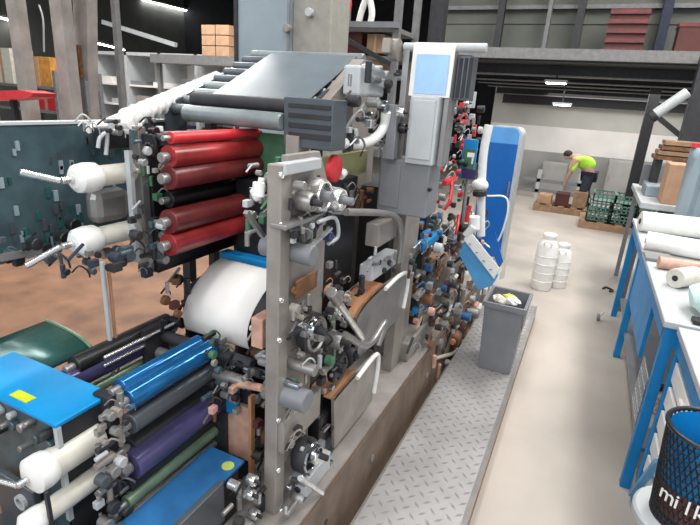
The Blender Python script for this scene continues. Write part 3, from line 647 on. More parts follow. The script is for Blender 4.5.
MB().tube([PX(318, 222, XF+.04), PX(335, 218, XF+.05), PX(338, 236, XF+.05), PX(328, 244, XF+.04)], .006).build('hose', 'lgrey', t)
blk(t, 296, 270, 318, 300, XF+.004, .01, 'rust', 'rust_patch'); disc(t, 292, 290, .011, .01, 'rust', 'plug', hub=None)
disc(t, 306, 331, .066, .04, 'rubber', rim='steel', hub='steel'); disc(t, 303, 326, .040, .055, 'chrome', 'wheel', hub='dark')
disc(t, 327, 338, .030, .06, 'steel'); disc(t, 322, 360, .022, .05, 'dark'); disc(t, 330, 312, .020, .05, 'bright')
rolX(t, 316, 371, XF+.08, .15, .019, 'steel'); rolX(t, 308, 402, XF+.08, .15, .036, 'grey'); rolX(t, 300, 387, XF+.05, .2, .014, 'chrome')
disc(t, 299, 452, .060, .05, 'rubber', rim='chrome', hub='bright'); disc(t, 301, 448, .033, .07, 'chrome', 'wheel')
blk(t, 284, 415, 320, 424, XF+.02, .03, 'beige', 'bracket')
MB().cyl(PX(334, 296, XF+.07), PX(362, 338, XF+.07), .012).build('tension_rod', 'bright', t)
MB().cyl(PX(331, 292, XF+.07), PX(338, 302, XF+.07), .018).build('rod_head', 'steel', t)
MB().tube([PX(345, 335, XF+.06), PX(368, 345, XF+.06), PX(385, 322, XF+.06), PX(378, 345, XF+.05)], .014).build('web_guide', 'steel', t)
blk(t, 308, 468, 330, 480, XF+.06, .05, 'lgrey', 'cover'); blk(t, 318, 455, 333, 500, XF+.03, .05, 'blue', 'blue_clamp'); MB().cyl(PX(300, 478, XF+.08), PX(322, 493, XF+.09), .010).build('rod', 'bright', t)
disc(t, 295, 495, .045, .05, 'steel'); disc(t, 305, 512, .035, .06, 'dark', rim='steel')
GR = ['steel', 'beige', 'dark', 'rubber', 'grey', 'chrome', 'lgrey', 'steel']
jumble(t, 292, 180, 330, 250, XF+.02, 15, 3, GR, 5, 10, .02); jumble(t, 292, 300, 340, 380, XF+.03, 22, 4, GR+['purple'], 5, 12, .02)
jumble(t, 285, 470, 325, 525, XF+.03, 14, 5, GR+['bright'], 6, 14, .03); jumble(t, 318, 260, 352, 310, XF, 14, 6, GR+['copper', 'green2', 'purple'], 5, 12, .05)
jumble(t, 290, 178, 328, 262, XF+.02, 24, 103, GR+['black', 'purple', 'dark'], 6, 14, .02); jumble(t, 288, 300, 332, 400, XF+.03, 30, 104, GR+['dark', 'black', 'green2'], 6, 15, .02)
jumble(t, 287, 405, 325, 520, XF+.02, 26, 105, GR+['black', 'dark', 'rust'], 6, 14, .02)
# left of post: clamps in shade
jumble(t, 244, 325, 274, 400, -.82, 14, 8, GR+['pink', 'purple'], 6, 13, .05)
jumble(t, 245, 165, 280, 250, -.82, 34, 9, GR+['green2', 'green2', 'lgrey', 'teal'], 6, 14, .07)
blk(t, 262, 312, 276, 350, -.76, .04, 'pink', 'pink_clamp')
MB().tube([PX(262, 178, -.78), PX(258, 198, -.78), PX(253, 190, -.8)], .010).build('white_tube', 'white', t)
MB().cyl(PX(258, 197, -.76), PX(259, 182, -.76), .016).build('white_plug', 'white', t)
MB().bar(PX(246, 212, -.78), PX(263, 236, -.78), .012, .014, (1, 0, 0)).build('clamp_lever', 'steel', t)
# ---------- red and green details on top between towers
t = thing('web_inspection_unit', 'dark machine section between the two towers with a red disc and yellow-green panel', 'press section', (-.85, 1.6, BT))
MB().box((-1.15, 1.46, BT), (-.84, 1.86, PX(350, 178, -.84).z)).build('housing', 'black', t, .005)  # black block stands in for the dark interior between the towers
blk(t, 318, 150, 368, 185, -.88, .02, 'olive', 'yellow_green_panel'); p = PX(331, 168, -.80); MB().lathe(p, p+V((1, 0, 0)), [(0, .04), (.004, .047), (.02, .047), (.024, .04)], 24).build('red_disc', 'redb', t)
MB().cyl(PX(340, 176, -.79), PX(344, 172, -.79), .016).build('white_knob', 'white', t)
for i in range(3): blk(t, 340+i*10, 190, 345+i*10, 210, -.83, .02, ['redbrown', 'steel', 'rust'][i], 'clamp')
MB().bar(PX(330, 212, -.74), PX(402, 216, -.74), .012, .012).build('guide_bar', 'steel', t)
jumble(t, 335, 185, 372, 215, -.83, 14, 10, ['dark', 'rubber', 'redbrown', 'steel', 'rust'], 5, 11, .03)
jumble(t, 326, 285, 362, 345, -.74, 26, 11, GR+['copper', 'dark', 'black', 'purple'], 6, 13, .04)
# curved guards (copper top, white rim) two of them
def guard(px0, py0, px1, py1, X, W, h, lab, blackside):
    a, b = PX(px0, py0, X), PX(px1, py1, X)        # a: low front edge of copper, b: high back edge
    t = thing('curved_guard', lab, 'guard', (X, a.y, a.z-h), 'curved copper guards')
    c = V((X, a.y, 0)); arc = []; r = b.y-a.y; zc = a.z; hz = b.z-a.z
    for k in range(9):
        an = math.pi*k/16; arc.append((b.y-r*math.cos(an), zc+hz*math.sin(an)))
    q = MB(); n = len(arc)
    vs = [(X, y, z) for y, z in arc]+[(X-W, y, z) for y, z in arc]+[(X, y+.006, z-.008) for y, z in arc]+[(X-W, y+.006, z-.008) for y, z in arc]
    fs = []
    for i in range(n-1): fs += [(i, i+1, n+i+1, n+i), (2*n+i, 3*n+i, 3*n+i+1, 2*n+i+1), (i, 2*n+i, 2*n+i+1, i+1), (n+i, n+i+1, 3*n+i+1, 3*n+i)]
    q.add(vs, fs, True); q.build('copper_shell', 'copper', t)
    MB().box((X-W-.01, a.y-.002, a.z-h*.8), (X-W*.4, b.y, a.z+hz*.5)).build('dark_body', 'black', t)
    end = b.y+r*1.0
    pr = [(X, y, z) for y, z in arc]+[(X, b.y+r*.5, b.z-hz*.12), (X, end-r*.1, b.z-hz*.6), (X, end, a.z-h*.25), (X, end-r*.1, a.z-h), (X, a.y+r*.15, a.z-h)]
    MB().prism(pr, (-.012, 0, 0)).build('side_cover', 'steel' if not blackside else 'beige', t)
    MB().tube([V((X+.006, b.y-.02, b.z-.015)), V((X+.006, b.y+r*.5, b.z-hz*.12)), V((X+.006, end-r*.1, b.z-hz*.6)), V((X+.006, end, a.z-h*.25)), V((X+.006, end-r*.1, a.z-h*.8))], .010).build('white_rim', 'white', t)
    return t
guard(357, 318, 386, 284, -.69, .11, .20, 'upper curved copper guard with a white rim, beside the second tower', False)
guard(334, 400, 358, 372, -.66, .11, .23, 'lower curved copper guard with a white rim and black body near the step', True)
t = thing('drive_housing', 'black drive housing between the front tower and the lower copper guard', 'housing', (-.8, 1.5, BT))
blk(t, 318, 392, 344, 452, -.685, .12, 'black', 'body', .012); blk(t, 312, 448, 336, 470, -.70, .06, 'lgrey', 'grey_foot')
disc(t, 334, 366, .06, .03, 'black', 'pulley', X=-.70); disc(t, 348, 354, .03, .03, 'dark', 'pulley', X=-.70)
# ---------- second tower
X2 = -.70
t = thing('web_tower', 'second web tower farther back carrying the grey control boxes', 'press tower', (X2, 2.0, BT), 'web towers')
a = PX(400, 370, X2); zt = PX(412, 60, X2).z
y0, y1 = PX(398, 300, X2).y, PX(411, 300, X2).y
MB().box((X2-.05, y0, BT), (X2, y1, zt-.15)).build('post', 'beige', t, .003)
MB().box((X2-.35, y0+.02, BT), (X2-.31, y0+.3, zt-.1)).build('rear_post', 'beige', t, .003)
MB().box((X2-.05, y1+.16, BT), (X2-.01, y1+.21, zt-.1)).build('back_post', 'dark', t, .003)
YH = 1.92
blkY(t, 376, 163, 431, 211, YH, .16, 'grey', 'control_box', .006); blkY(t, 404, 97, 440, 163, YH-.02, .12, 'lgrey', 'display_housing', .006)
blkY(t, 407, 101, 436, 158, YH-.028, .012, 'lgrey', 'display_panel', .002); blkY(t, 441, 100, 449, 165, YH, .10, 'grey', 'side_box', .004)
blkY(t, 378, 165, 401, 205, YH-.006, .01, 'grey', 'box_door', .002); p = PY(429, 190, YH-.01); MB().cyl(p, p+V((0, .02, 0)), .008).build('latch', 'black', t)
blk(t, 378, 216, 398, 248, X2+.0, .06, 'basetop', 'valve_box', .004); blk(t, 372, 250, 398, 282, X2, .06, 'lgrey', 'lower_valve_box', .004)
for k in range(4): disc(t, 378+k*5, 262+(k % 2)*8, .012, .012, 'dark', 'knob', X=X2+.0, hub=None)
MB().tube([PX(346, 212, X2+.02), PX(380, 213, X2+.03), PX(397, 218, X2+.03), PX(401, 238, X2+.03), PX(399, 262, X2+.03)], .013).build('grey_pipe', 'steel', t)
MB().tube([PX(341, 143, -.80), PX(360, 144, -.78), PX(375, 138, -.76), PX(384, 126, -.75), PX(386, 112, -.74)], .019).build('white_pipe', 'white', t)
# head rollers on top
MB().cyl(PY(404, 47, YH+.03), PY(487, 48, YH+.03), .016).build('top_bar', 'lgrey', t)
MB().cyl(PY(404, 57, YH+.06), PY(452, 56, YH+.06), .02).build('under_roller', 'dark', t)
blkY(t, 451, 55, 472, 100, YH+.05, .12, 'rack', 'ribbed_box', .004)
for k in range(4): blkY(t, 453+k*5, 58, 455+k*5, 98, YH+.045, .01, 'dark', 'rib', .001)
for xx in (PY(405, 50, YH).x, PY(452, 50, YH).x): MB().box((xx-.012, YH+.02, PY(405, 163, YH).z), (xx+.012, YH+.05, PY(405, 46, YH).z)).build('bar_support', 'steel', t)
blk(t, 359, 70, 386, 96, -.80, .07, 'lgrey', 'motor_cover', .01); MB().cyl(PX(368, 70, -.82), PX(368, 64, -.82), .025).build('cap', 'lgrey', t); MB().cyl(PX(378, 71, -.82), PX(378, 66, -.82), .02).build('cap', 'lgrey', t)
MB().bar(PX(386, 45, -.76), PX(410, 60, -.76), .03, .05).build('arm', 'beige', t); MB().lathe(PX(392, 50, -.76), PX(392, 50, -.76)+V((1, 0, 0)), [(0, .04), (.03, .04)]).build('arm_pivot', 'beige', t)
disc(t, 397, 112, .018, .03, 'bright', 'knob', X=X2); disc(t, 399, 128, .02, .03, 'black', 'knob', X=X2); blk(t, 393, 105, 402, 160, X2, .04, 'grey', 'bracket')
disc(t, 464, 103, .014, .03, 'bright', 'knob', X=X2); blk(t, 470, 92, 477, 108, X2, .03, 'lgrey', 'switch_box')
jumble(t, 347, 72, 402, 160, -.80, 55, 12, GR+['lgrey', 'bright', 'dark'], 6, 16, .05)
jumble(t, 452, 100, 475, 165, -.72, 26, 13, GR+['redbrown', 'redb', 'rust'], 5, 11, .04)
jumble(t, 366, 250, 398, 275, X2+.0, 8, 14, GR, 5, 9, .02)
jumble(t, 412, 215, 432, 360, X2-.02, 40, 15, GR+['pink', 'bench', 'beige', 'rust'], 5, 12, .03)
# blue-white web over the head roller
a, e = PY(413, 45, YH), PY(449, 98, YH)
o = MB().prism([(a.x, YH+.05, a.z-.03), (a.x, YH+.045, a.z), (a.x, YH+.03, a.z+.008), (a.x, YH+.014, a.z), (a.x, YH+.006, e.z), (a.x, YH+.002, e.z), (a.x, YH+.008, a.z+.004), (a.x, YH+.03, a.z+.013), (a.x, YH+.05, a.z+.004), (a.x, YH+.055, a.z-.03)], (e.x-a.x, 0, 0)).build('web_sheet', 'paper')
tag(o, 'white paper web hanging over the top bar of the second tower', 'web')
a, e = PY(417, 54, YH-.004), PY(445, 95, YH-.004)
tag(MB().box((a.x, YH-.003, e.z), (e.x, YH+.001, a.z)).build('blue_film', 'sky'), 'light blue film strip in front of the white web above the light grey housing', 'film')
# ---------- overhead roller rack
t = thing('overhead_roller_rack', 'overhead rack of parallel grey rollers in front of the tall blue-grey duct', 'roller rack', (-1.2, 1.75, 1.5))
y0, y1, z0, z1 = 1.5, 2.02, 1.60, 1.84; xa, xb = -1.50, -.93
for xx in (xa, xb):
    MB().prism([(xx, y0-.02, z0-.09), (xx, y1, z1-.06), (xx, y1, z1), (xx, y0-.02, z0+.02)], (.014, 0, 0)).build('side_plate', 'rack', t)
n = 9
for k in range(n):
    f = k/(n-1); MB().cyl((xa, y0+.02+(y1-y0)*f, z0+.01+(z1-z0)*f), (xb, y0+.02+(y1-y0)*f, z0+.01+(z1-z0)*f), .021, 20).build('roller', 'rackl' if k in (2, 3, 8) else 'rack', t)
MB().prism([(xa+.15, y0+.05, z0+.060), (xa+.15, y1-.05, z1+.015), (xa+.15, y1-.05, z1+.011), (xa+.15, y0+.05, z0+.056)], (xb-xa-.15, 0, 0)).build('web_film', 'film', t)
p = PY(283, 122, 1.46); q0 = PY(186, 116, 1.46)
MB().cyl((q0.x, 1.46, p.z), (p.x, 1.46, p.z), .030, 24).build('large_roller', 'rackl', t); MB().cyl((q0.x-.0, 1.5, p.z+.05), (p.x+.0, 1.5, p.z+.05), .024, 20).build('dark_roller', 'dark', t)
blkY(t, 283, 100, 334, 146, 1.46, .10, 'rack', 'lower_box'); 
for k in range(4): blkY(t, 288, 106+k*10, 330, 107+k*10, 1.455, .01, 'dark', 'slot', .001)
MB().prism([(xb+.0, 1.45, 1.50), (xb, 1.5, 1.50), (xb, 2.0, z1), (xb, 1.93, z1), (xb, 1.45, 1.56)], (.05, 0, 0)).build('end_bracket', 'beige', t)
for xx in (xa+.02, xb-.03): MB().box((xx-.015, 1.7, BT), (xx+.015, 1.74, z0+.05)).build('support', 'dark', t)
# white ribbed hose rising to the rack
a, b = PX(86, 128, -1.5), PY(217, 80, 1.95)
t = thing('ribbed_hose', 'thick white ribbed hose rising from the red roller unit to the overhead rack', 'hose', a)
pts = [PX(88, 129, -1.45), PX(104, 126, -1.45), PX(128, 119, -1.45), b.lerp(PX(128, 119, -1.45), .5)+V((0, 0, .0)), b]
MB().tube(pts, lambda f: .014+.014*min(1, f*2.2), 14, 8).build('tube', 'white', t)
q = MB(); P = [pts[2].lerp(pts[4], f/14) for f in range(15)]
d = (pts[4]-pts[2]).normalized()
for p in P: q.lathe(p-d*.007, p+d*.007, [(0, .026), (.004, .038), (.010, .038), (.014, .026)], 16)
q.build('ribs', 'white', t)
# =============================================================== UPPER PRINT UNIT (red)
XU = -1.2
t = thing('print_unit', 'upper print unit with dark red rollers and two cream cylinders', 'print unit', (XU, 1.2, 1.0), 'print units')
ya, yb = 1.16, 1.56
pan = MB().box((-1.56, .5, PX(20, 262, -1.5).z), (-1.52, 1.62, PX(60, 124, -1.52).z)).build('teal_panel', 'teal', t)
zz = PX(60, 124, -1.52).z; MB().box((-1.565, .5, zz), (-1.515, 1.62, zz+.008)).build('panel_edge', 'lgrey', pan)
q = random.Random(5)
for k in range(80):
    y, z = .80+.6*q.random(), zz-.06-.34*q.random(); s = .008+.012*q.random(); MB().box((-1.52, y, z), (-1.514, y+s*.8, z+s*2)).build('embossed_slot', ('tealh', 'bluegrey', 'rack')[k % 3], pan)
# end frame
zlo, zhi = PY(155, 272, ya).z, PY(160, 128, ya).z
MB().box((-1.30, ya-.03, zlo), (-1.255, ya, zhi)).build('end_frame', 'steel', t, .003); MB().box((-1.255, ya-.02, zhi-.05), (-1.12, ya, zhi-.02)).build('end_plate', 'dark', t, .003)
MB().box((-1.24, yb, zlo+.03), (-.95, yb+.03, zhi-.02)).build('far_plate', 'green2', t, .003)
MB().box((-1.28, ya, zlo), (-1.24, yb, zhi-.02)).build('back_plate', 'black', t)
for px, py, r, m in ((168, 157, .034, 'red'), (168, 178, .036, 'dred'), (168, 222, .038, 'dred'), (168, 245, .036, 'red'), (170, 138, .018, 'redb')):
    rolY(t, PX(px, py, -1.13), yb, r, m)
for px, py, r, m in ((168, 166, .030, 'redb'), (168, 200, .026, 'black'), (168, 234, .030, 'red')):
    rolY(t, PX(px, py, -1.19), yb, r, m)
# cream cylinders with white ends
for py, nm in ((178, 0), (241, 1)):
    p = PX(84, py, -1.3); e = PX(140, py-(0 if not nm else 5), -1.3)
    e = V((p.x, ya-.01, p.z)) 
    o = MB().cyl(p, e, .031, 24, .05).build('cream_cylinder', 'cream', t)
    MB().lathe(p-V((0, .035, 0)), p+V((0, .05, 0)), [(0, .026), (.012, .040), (.04, .044), (.07, .042), (.082, .033)], 24).build('white_cap', 'white', o)
    MB().cyl(p-V((0, .07, 0)), p-V((0, .035, 0)), .010).build('stem', 'bright', o)
    MB().cyl(p-V((.0, .075, .0)), p-V((.03, .16, -.03 if nm == 0 else .04)), .009).build('crank_handle', 'bright', o)
a, b = PX(98, 226, -1.34), PX(130, 187, -1.34)
MB().box((-1.40, a.y, a.z), (-1.34, b.y, b.z)).build('round_cover', 'steel', t, .025)
for px, py in ((70, 224), (60, 237)): 
    p = PX(px, py, -1.44); MB().cyl(p, p+V((.03, 0, 0)), .02).build('black_knob', 'black', t)
for px in (135,): 
    a, b = PX(px, 262, -1.26), PX(px, 150, -1.26); MB().box((-1.27, a.y, a.z), (-1.25, a.y+.014, b.z)).build('guide_rod', 'lgrey', t)
MB().tube([PX(98, 148, -1.3), PX(100, 138, -1.3), PX(107, 134, -1.3), PX(106, 155, -1.3)], .006).build('hose', 'lgrey', t)
blk(t, 106, 127, 134, 150, -1.3, .06, 'black', 'motor', .01)
jumble(t, 132, 130, 162, 268, -1.2, 60, 20, ['steel', 'dark', 'green2', 'beige', 'teal', 'lgrey', 'black', 'rubber'], 5, 13, .05)
jumble(t, 72, 118, 160, 132, -1.25, 26, 21, ['steel', 'lgrey', 'white', 'dark', 'black'], 5, 13, .06)
jumble(t, 60, 245, 165, 275, -1.25, 30, 22, ['dark', 'black', 'steel', 'navy', 'rack', 'teal'], 6, 16, .08)
jumble(t, 0, 238, 66, 262, -1.42, 26, 23, ['dark', 'black', 'steel', 'teal', 'rack'], 6, 16, .05)
MB().bar(PX(0, 258, -1.4), PX(42, 250, -1.4), .012, .02).build('lower_bar', 'steel', t); 
for xx in (-1.50, -1.22): MB().box((xx-.02, yb, BT), (xx+.02, yb+.04, zlo+.05)).build('support_leg', 'dark', t)
MB().cyl(PX(102, 262, -1.25), V((PX(102, 262, -1.25).x, PX(102, 262, -1.25).y, .62)), .007).build('drop_rod', 'lgrey', t); MB().cyl(PX(108, 262, -1.25), V((PX(108, 262, -1.25).x, PX(108, 262, -1.25).y, .62)), .005).build('drop_rod', 'copper', t)
# =============================================================== WHITE WEB AND ITS DRUM
yq = 1.19; prof = [(yq+.008, .885), (yq, .91), (yq-.002, .95), (yq+.02, 1.0), (yq+.07, 1.045), (yq+.14, 1.085), (yq+.20, 1.10)]
t = thing('paper_drum', 'drum roller under the draped white paper web', 'roller', (-1.03, yq+.1, .85))
MB().cyl((-1.19, yq+.115, .955), (-.86, yq+.115, .955), .095, 30, .05).build('drum', 'dark', t); MB().cyl((-1.21, yq+.115, .955), (-.75, yq+.115, .955), .015).build('shaft', 'steel', t)
MB().box((-1.21, yq+.05, BT), (-1.195, yq+.18, .99)).build('bearing_plate', 'dark', t); MB().box((-.885, yq+.12, BT), (-.87, yq+.18, .97)).build('bearing_plate', 'dark', t)
q = MB(); x0, x1 = -1.165, -.895; n = len(prof); pts = []
P = [V((0, a, b)) for a, b in prof]; S_ = []
Q = [P[0]*2-P[1]]+P+[P[-1]*2-P[-2]]
for i in range(1, len(Q)-2):
    for j in range(5):
        tt = j/5; a, b, c, d = Q[i-1:i+3]; S_.append(.5*((2*b)+(c-a)*tt+(2*a-5*b+4*c-d)*tt*tt+(3*b-a-3*c+d)*tt**3))
S_.append(P[-1]); n = len(S_)
q.add([(x0, s.y, s.z) for s in S_]+[(x1, s.y, s.z) for s in S_], [(i, i+1, n+i+1, n+i) for i in range(n-1)], True)
o = q.build('paper_web', 'paper'); sm = o.modifiers.new('s', 'SOLIDIFY'); sm.thickness = .003; tag(o, 'glossy white paper web draped over a drum left of the front tower', 'web')
tag(MB().box((-1.19, yq+.22, 1.07), (-.78, yq+.27, 1.115)).build('blue_cross_bar', 'bench', None, .004), 'dark blue bar just behind the white paper web', 'bar')
t = thing('nip_roller', 'dark roller group in front of and under the white paper web', 'roller', (-1.0, 1.1, .85))
MB().cyl((-1.2, 1.13, .88), (-.83, 1.13, .88), .02).build('roller', 'dark', t); MB().cyl((-1.2, 1.10, .83), (-.83, 1.10, .83), .02).build('roller', 'steel', t)
jumble(t, 160, 270, 190, 330, -1.2, 22, 30, ['dark', 'redbrown', 'rust', 'black', 'steel'], 6, 14, .05); jumble(t, 205, 330, 262, 390, -.92, 30, 31, ['dark', 'green2', 'steel', 'pink', 'beige', 'black', 'teal'], 6, 14, .05)
MB().box((-1.22, 1.05, BT), (-1.2, 1.15, .93)).build('bearing_plate', 'dark', t)
# =============================================================== LOWER PRINT UNIT (blue)
t = thing('print_unit', 'lower print unit with blue and purple rollers and a bright blue plate', 'print unit', (-1.1, 1.0, BT), 'print units')
XL = -.98; p = PX(128, 396, XL); yb = PX(212, 355, XL).y; yn = p.y
def LR(px, py, X, r, m, y1=None, name='ink_roller'): return rolY(t, PX(px, py, X), y1 or yb, r, m, name)
LR(127, 400, XL, .030, 'bluer'); LR(120, 388, XL-.05, .026, 'bluer'); LR(129, 424, XL, .030, 'rack'); LR(129, 447, XL-.03, .028, 'dark')
LR(130, 466, XL, .042, 'purple'); LR(127, 486, XL-.02, .024, 'dark'); LR(126, 503, XL, .020, 'green'); LR(127, 518, XL, .012, 'steel')
MB().box((XL-.09, yb, BT), (XL+.05, yb+.03, PX(212, 345, XL).z)).build('far_plate', 'dark', t, .003)
zp = PX(108, 410, XL).z
MB().box((XL-.10, yn-.03, BT), (XL-.04, yn, zp)).build('near_plate', 'dark', t, .003)
jumble(t, 98, 398, 128, 525, XL+.0, 58, 40, ['steel', 'beige', 'beige', 'dark', 'rubber', 'rack', 'lgrey', 'steel'], 7, 17, .03)
jumble(t, 205, 350, 228, 430, XL+.03, 26, 41, ['dark', 'black', 'steel', 'rust', 'teal'], 6, 13, .03)
# second bank to the left: dark purple roller, hood
XB = -1.25
zB = PX(90, 370, XB).z
for (px, py, r, m, y1p) in ((66, 382, .036, 'purple', 150), (84, 394, .018, 'green', 176), (100, 386, .014, 'steel', 178), (74, 366, .030, 'black', 148)):
    p = PX(px, py, XB); rolY(t, p, PX(y1p, py, XB).y+.1, r, m)
for k in range(3): 
    p = PX(104, 374-k*8, XB+.02+.02*k); MB().cyl(p, p+V((0, .3, 0)), .006).build('chrome_rod', 'bright', t)
# green hood: curved sheet
q = MB(); a, b = PX(6, 362, -1.45), PX(80, 338, -1.45); vs = []; nn = 9
c0, c1 = PX(-25, 380, -1.36), PX(92, 350, -1.36)
for k in range(nn):
    an = math.pi*.5*k/(nn-1); x = c0.x-.22*(1-math.cos(an)); z = c1.z+.05*math.sin(an)
    vs += [(x, c0.y, z), (x, c1.y, z)]
q.add(vs, [(2*i, 2*i+1, 2*i+3, 2*i+2) for i in range(nn-1)], True); o = q.build('green_hood', 'tealh', t); o.modifiers.new('s', 'SOLIDIFY').thickness = .006
q = MB(); q.tube([V(vs[2*i+1]) for i in range(nn)], .006, 6, 2); q.build('hood_rim', 'green', t)
# blue top plate
zT = PX(107, 390, -1.07).z
c = [PZ(107, 390, zT), PZ(57, 422, zT)]
yfr, ybk, xr = c[1].y-.01, c[0].y, (c[0].x+c[1].x)/2+.015
o = MB().box((xr-.50, yfr, zT-.012), (xr, ybk, zT)).build('blue_top_plate', 'blue', t, .003)
s = PZ(22, 397, zT); MB().box((s.x-.035, s.y-.012, zT), (s.x+.035, s.y+.016, zT+.002)).build('yellow_sticker', 'yellow', o)
MB().box((xr-.50, yfr+.012, zT-.42), (xr-.01, yfr+.03, zT-.012)).build('front_plate', 'teal', t); MB().box((xr-.02, yfr+.012, BT), (xr-.006, ybk, zT-.012)).build('side_plate', 'dark', t)
MB().box((xr-.012, yfr, zT-.30), (xr+.002, yfr+.012, zT-.012)).build('corner_edge', 'lgrey', t)
q = random.Random(9)
for k in range(16):
    x = xr-.03-.36*q.random(); z = zT-.03-.10*q.random(); s = .007+.01*q.random()
    MB().cyl((x, yfr+.012, z), (x, yfr-.004-.02*q.random(), z), s, 12).build('bolt', ['steel', 'dark', 'teal', 'lgrey'][k % 4], t)
# cream cylinders of the lower unit
for i, (px, py, ex, ey, r) in enumerate(((36, 474, 92, 443, .040), (30, 524, 92, 478, .028))):
    p = PX(px, py, -1.06+.02*i); e = V((p.x, PX(ex, ey, -1.06).y+.02, p.z))
    o = MB().cyl(p, e, r, 24, .05).build('cream_cylinder', 'cream', t)
    MB().lathe(p-V((0, .02, 0)), p+V((0, .04, 0)), [(0, r*.7), (.01, r*1.15), (.035, r*1.18), (.05, r*1.12), (.058, r)], 24).build('white_cap', 'white', o)
    MB().cyl(p-V((0, .045, 0)), p-V((0, .02, 0)), .009).build('stem', 'bright', o)
    MB().cyl(p-V((0, .045, 0)), p-V((.05, .055, 0)), .006).build('crank_handle', 'bright', o)
p = PX(46, 494, -1.0); MB().box((-1.01, p.y, p.z-.10), (-1.0, p.y+.008, p.z)).build('thin_rod', 'dark', t)
p = PY(23, 501, yfr-.03); MB().box((p.x-.12, p.y+.0, p.z-.14), (p.x+.05, p.y+.02, p.z+.05)).build('lower_front_panel', 'rack', t, .004); MB().lathe(p+V((0, 0, 0)), p-V((0, 1, 0)), [(0, .022), (.01, .022), (.01, .014), (.0, .014)], 20).build('grommet', 'lgrey', t)
# =============================================================== BOTTOM BLUE PLATE UNIT
zc = .50
t = thing('print_unit', 'lowest print unit with a dull blue plate and round yellow-green sticker', 'print unit', (-.9, .9, BT), 'print units')
zc = PX(246, 470, -.78).z
q0, q1, q2, q3 = PZ(150, 530, zc), PZ(182, 560, zc), PZ(250, 468, zc), PZ(224, 455, zc)
y0, y1 = q3.y-.62, q3.y+.0; x0, x1 = q3.x-.0, q2.x+.0
o = MB().box((-.95, q1.y-.2, zc-.012), (-.81, q2.y+.02, zc)).build('blue_plate', 'dull', t, .003)
s = PZ(228, 466, zc); MB().cyl((s.x, s.y, zc), (s.x, s.y, zc+.002), .02, 20).build('round_sticker', 'lime', o)
MB().box((-.94, q1.y-.19, BT), (-.82, q2.y, zc-.012)).build('body', 'dark', t)
jumble(t, 225, 480, 268, 525, -.76, 26, 50, ['dark', 'steel', 'black', 'bright', 'beige', 'rubber'], 7, 16, .03)
for px, py in ((248, 478), (246, 492), (250, 512)): disc(t, px, py, .018, .03, 'bright', 'knob', X=-.76)
blk(t, 160, 520, 225, 545, -.79, .02, 'rack', 'side_panel')
# salmon plate unit
t = thing('salmon_plate_unit', 'salmon coloured plate left of the front tower above the lowest blue plate', 'plate', (-.9, 1.2, BT))
blkY(t, 221, 410, 251, 450, 1.13, .02, 'pink', 'plate'); blkY(t, 226, 392, 236, 412, 1.11, .02, 'bench', 'blue_clip')
a = PY(250, 395, 1.12); MB().box((a.x, 1.11, BT), (a.x+.012, 1.13, a.z)).build('edge_bar', 'copper', t)
a = PY(225, 395, 1.14); MB().box((a.x-.03, 1.15, BT), (a.x+.1, 1.17, a.z+.06)).build('backing', 'dark', t)
MB().cyl(PY(222, 380, 1.1), PY(262, 388, 1.08), .012).build('roller', 'pink', t); jumble(t, 250, 392, 274, 470, -.84, 24, 51, ['dark', 'rust', 'redbrown', 'black', 'steel', 'rust', 'beige'], 6, 13, .03)
jumble(t, 208, 385, 240, 412, -.88, 12, 52, ['dark', 'steel', 'beige', 'pink'], 6, 13, .02)
# =============================================================== THIRD SECTION
t = thing('valve_section', 'crowded section of valves, hoses and small motors between second tower and grey bin', 'press section', (-.75, 2.6, BT))
MB().box((-1.1, 2.28, BT), (-.84, 3.1, 1.28)).build('housing', 'rubber', t); MB().box((-.86, 2.25, BT), (-.66, 3.3, .50)).build('bed_casting', 'beige', t, .01)
ALL = ['steel', 'dark', 'lgrey', 'rubber', 'beige', 'grey', 'rust', 'redbrown', 'rust', 'dull', 'steel', 'dark', 'black', 'pink', 'chrome']
jumble(t, 425, 215, 462, 365, -.76, 95, 60, ALL, 5, 13, .06)
t2 = thing('motor_section', 'section with brown motor, red couplings and pipes just left of the grey bin', 'press section', (-.68, 2.9, BT))
MB().box((-.80, 2.9, BT), (-.64, 3.35, .75)).build('casting', 'beige', t2, .02)
jumble(t2, 450, 215, 484, 340, -.72, 80, 61, ALL+['pink', 'lgrey'], 5, 13, .05)
blk(t, 424, 232, 440, 252, -.68, .05, 'bench', 'blue_motor', .008); p = PX(455, 338, -.60); MB().cyl(p-V((0, .05, 0)), p+V((0, .07, 0)), .035).build('brown_motor', 'rust', t2); MB().cyl(p+V((0, -.08, -.0)), p-V((0, .05, 0)), .02).build('motor_shaft', 'copper', t2)
MB().tube([PX(459, 215, -.66), PX(456, 235, -.64), PX(453, 255, -.66), PX(450, 245, -.66)], .010).build('red_hose', 'redb', t2); MB().tube([PX(452, 180, -.66), PX(450, 200, -.64), PX(444, 210, -.66)], .009).build('red_hose', 'redb', t2)
blk(t2, 447, 176, 458, 186, -.66, .03, 'redb', 'red_cap', .006)
MB().tube([PX(435, 358, -.62), PX(455, 352, -.60), PX(472, 335, -.6), PX(484, 320, -.6)], .014).build('cream_pipe', 'cream', t2)
jumble(t2, 446, 270, 486, 345, -.60, 42, 161, ['pink', 'beige', 'lgrey', 'redbrown', 'rust', 'dark', 'cream', 'steel'], 6, 14, .02)
jumble(t, 425, 290, 450, 375, -.61, 26, 162, ['pink', 'beige', 'dark', 'black', 'steel', 'rust'], 6, 13, .02)
jumble(t2, 438, 100, 482, 222, -.72, 90, 62, ['steel', 'dark', 'redb', 'green2', 'beige', 'lgrey', 'redbrown', 'black'], 5, 10, .05)
jumble(t, 408, 225, 470, 362, -.64, 95, 163, ALL+['dark', 'black', 'rubber', 'dark'], 6, 14, .03)
jumble(t2, 444, 235, 482, 330, -.63, 50, 164, ALL+['black', 'dark', 'cream'], 5, 12, .03)
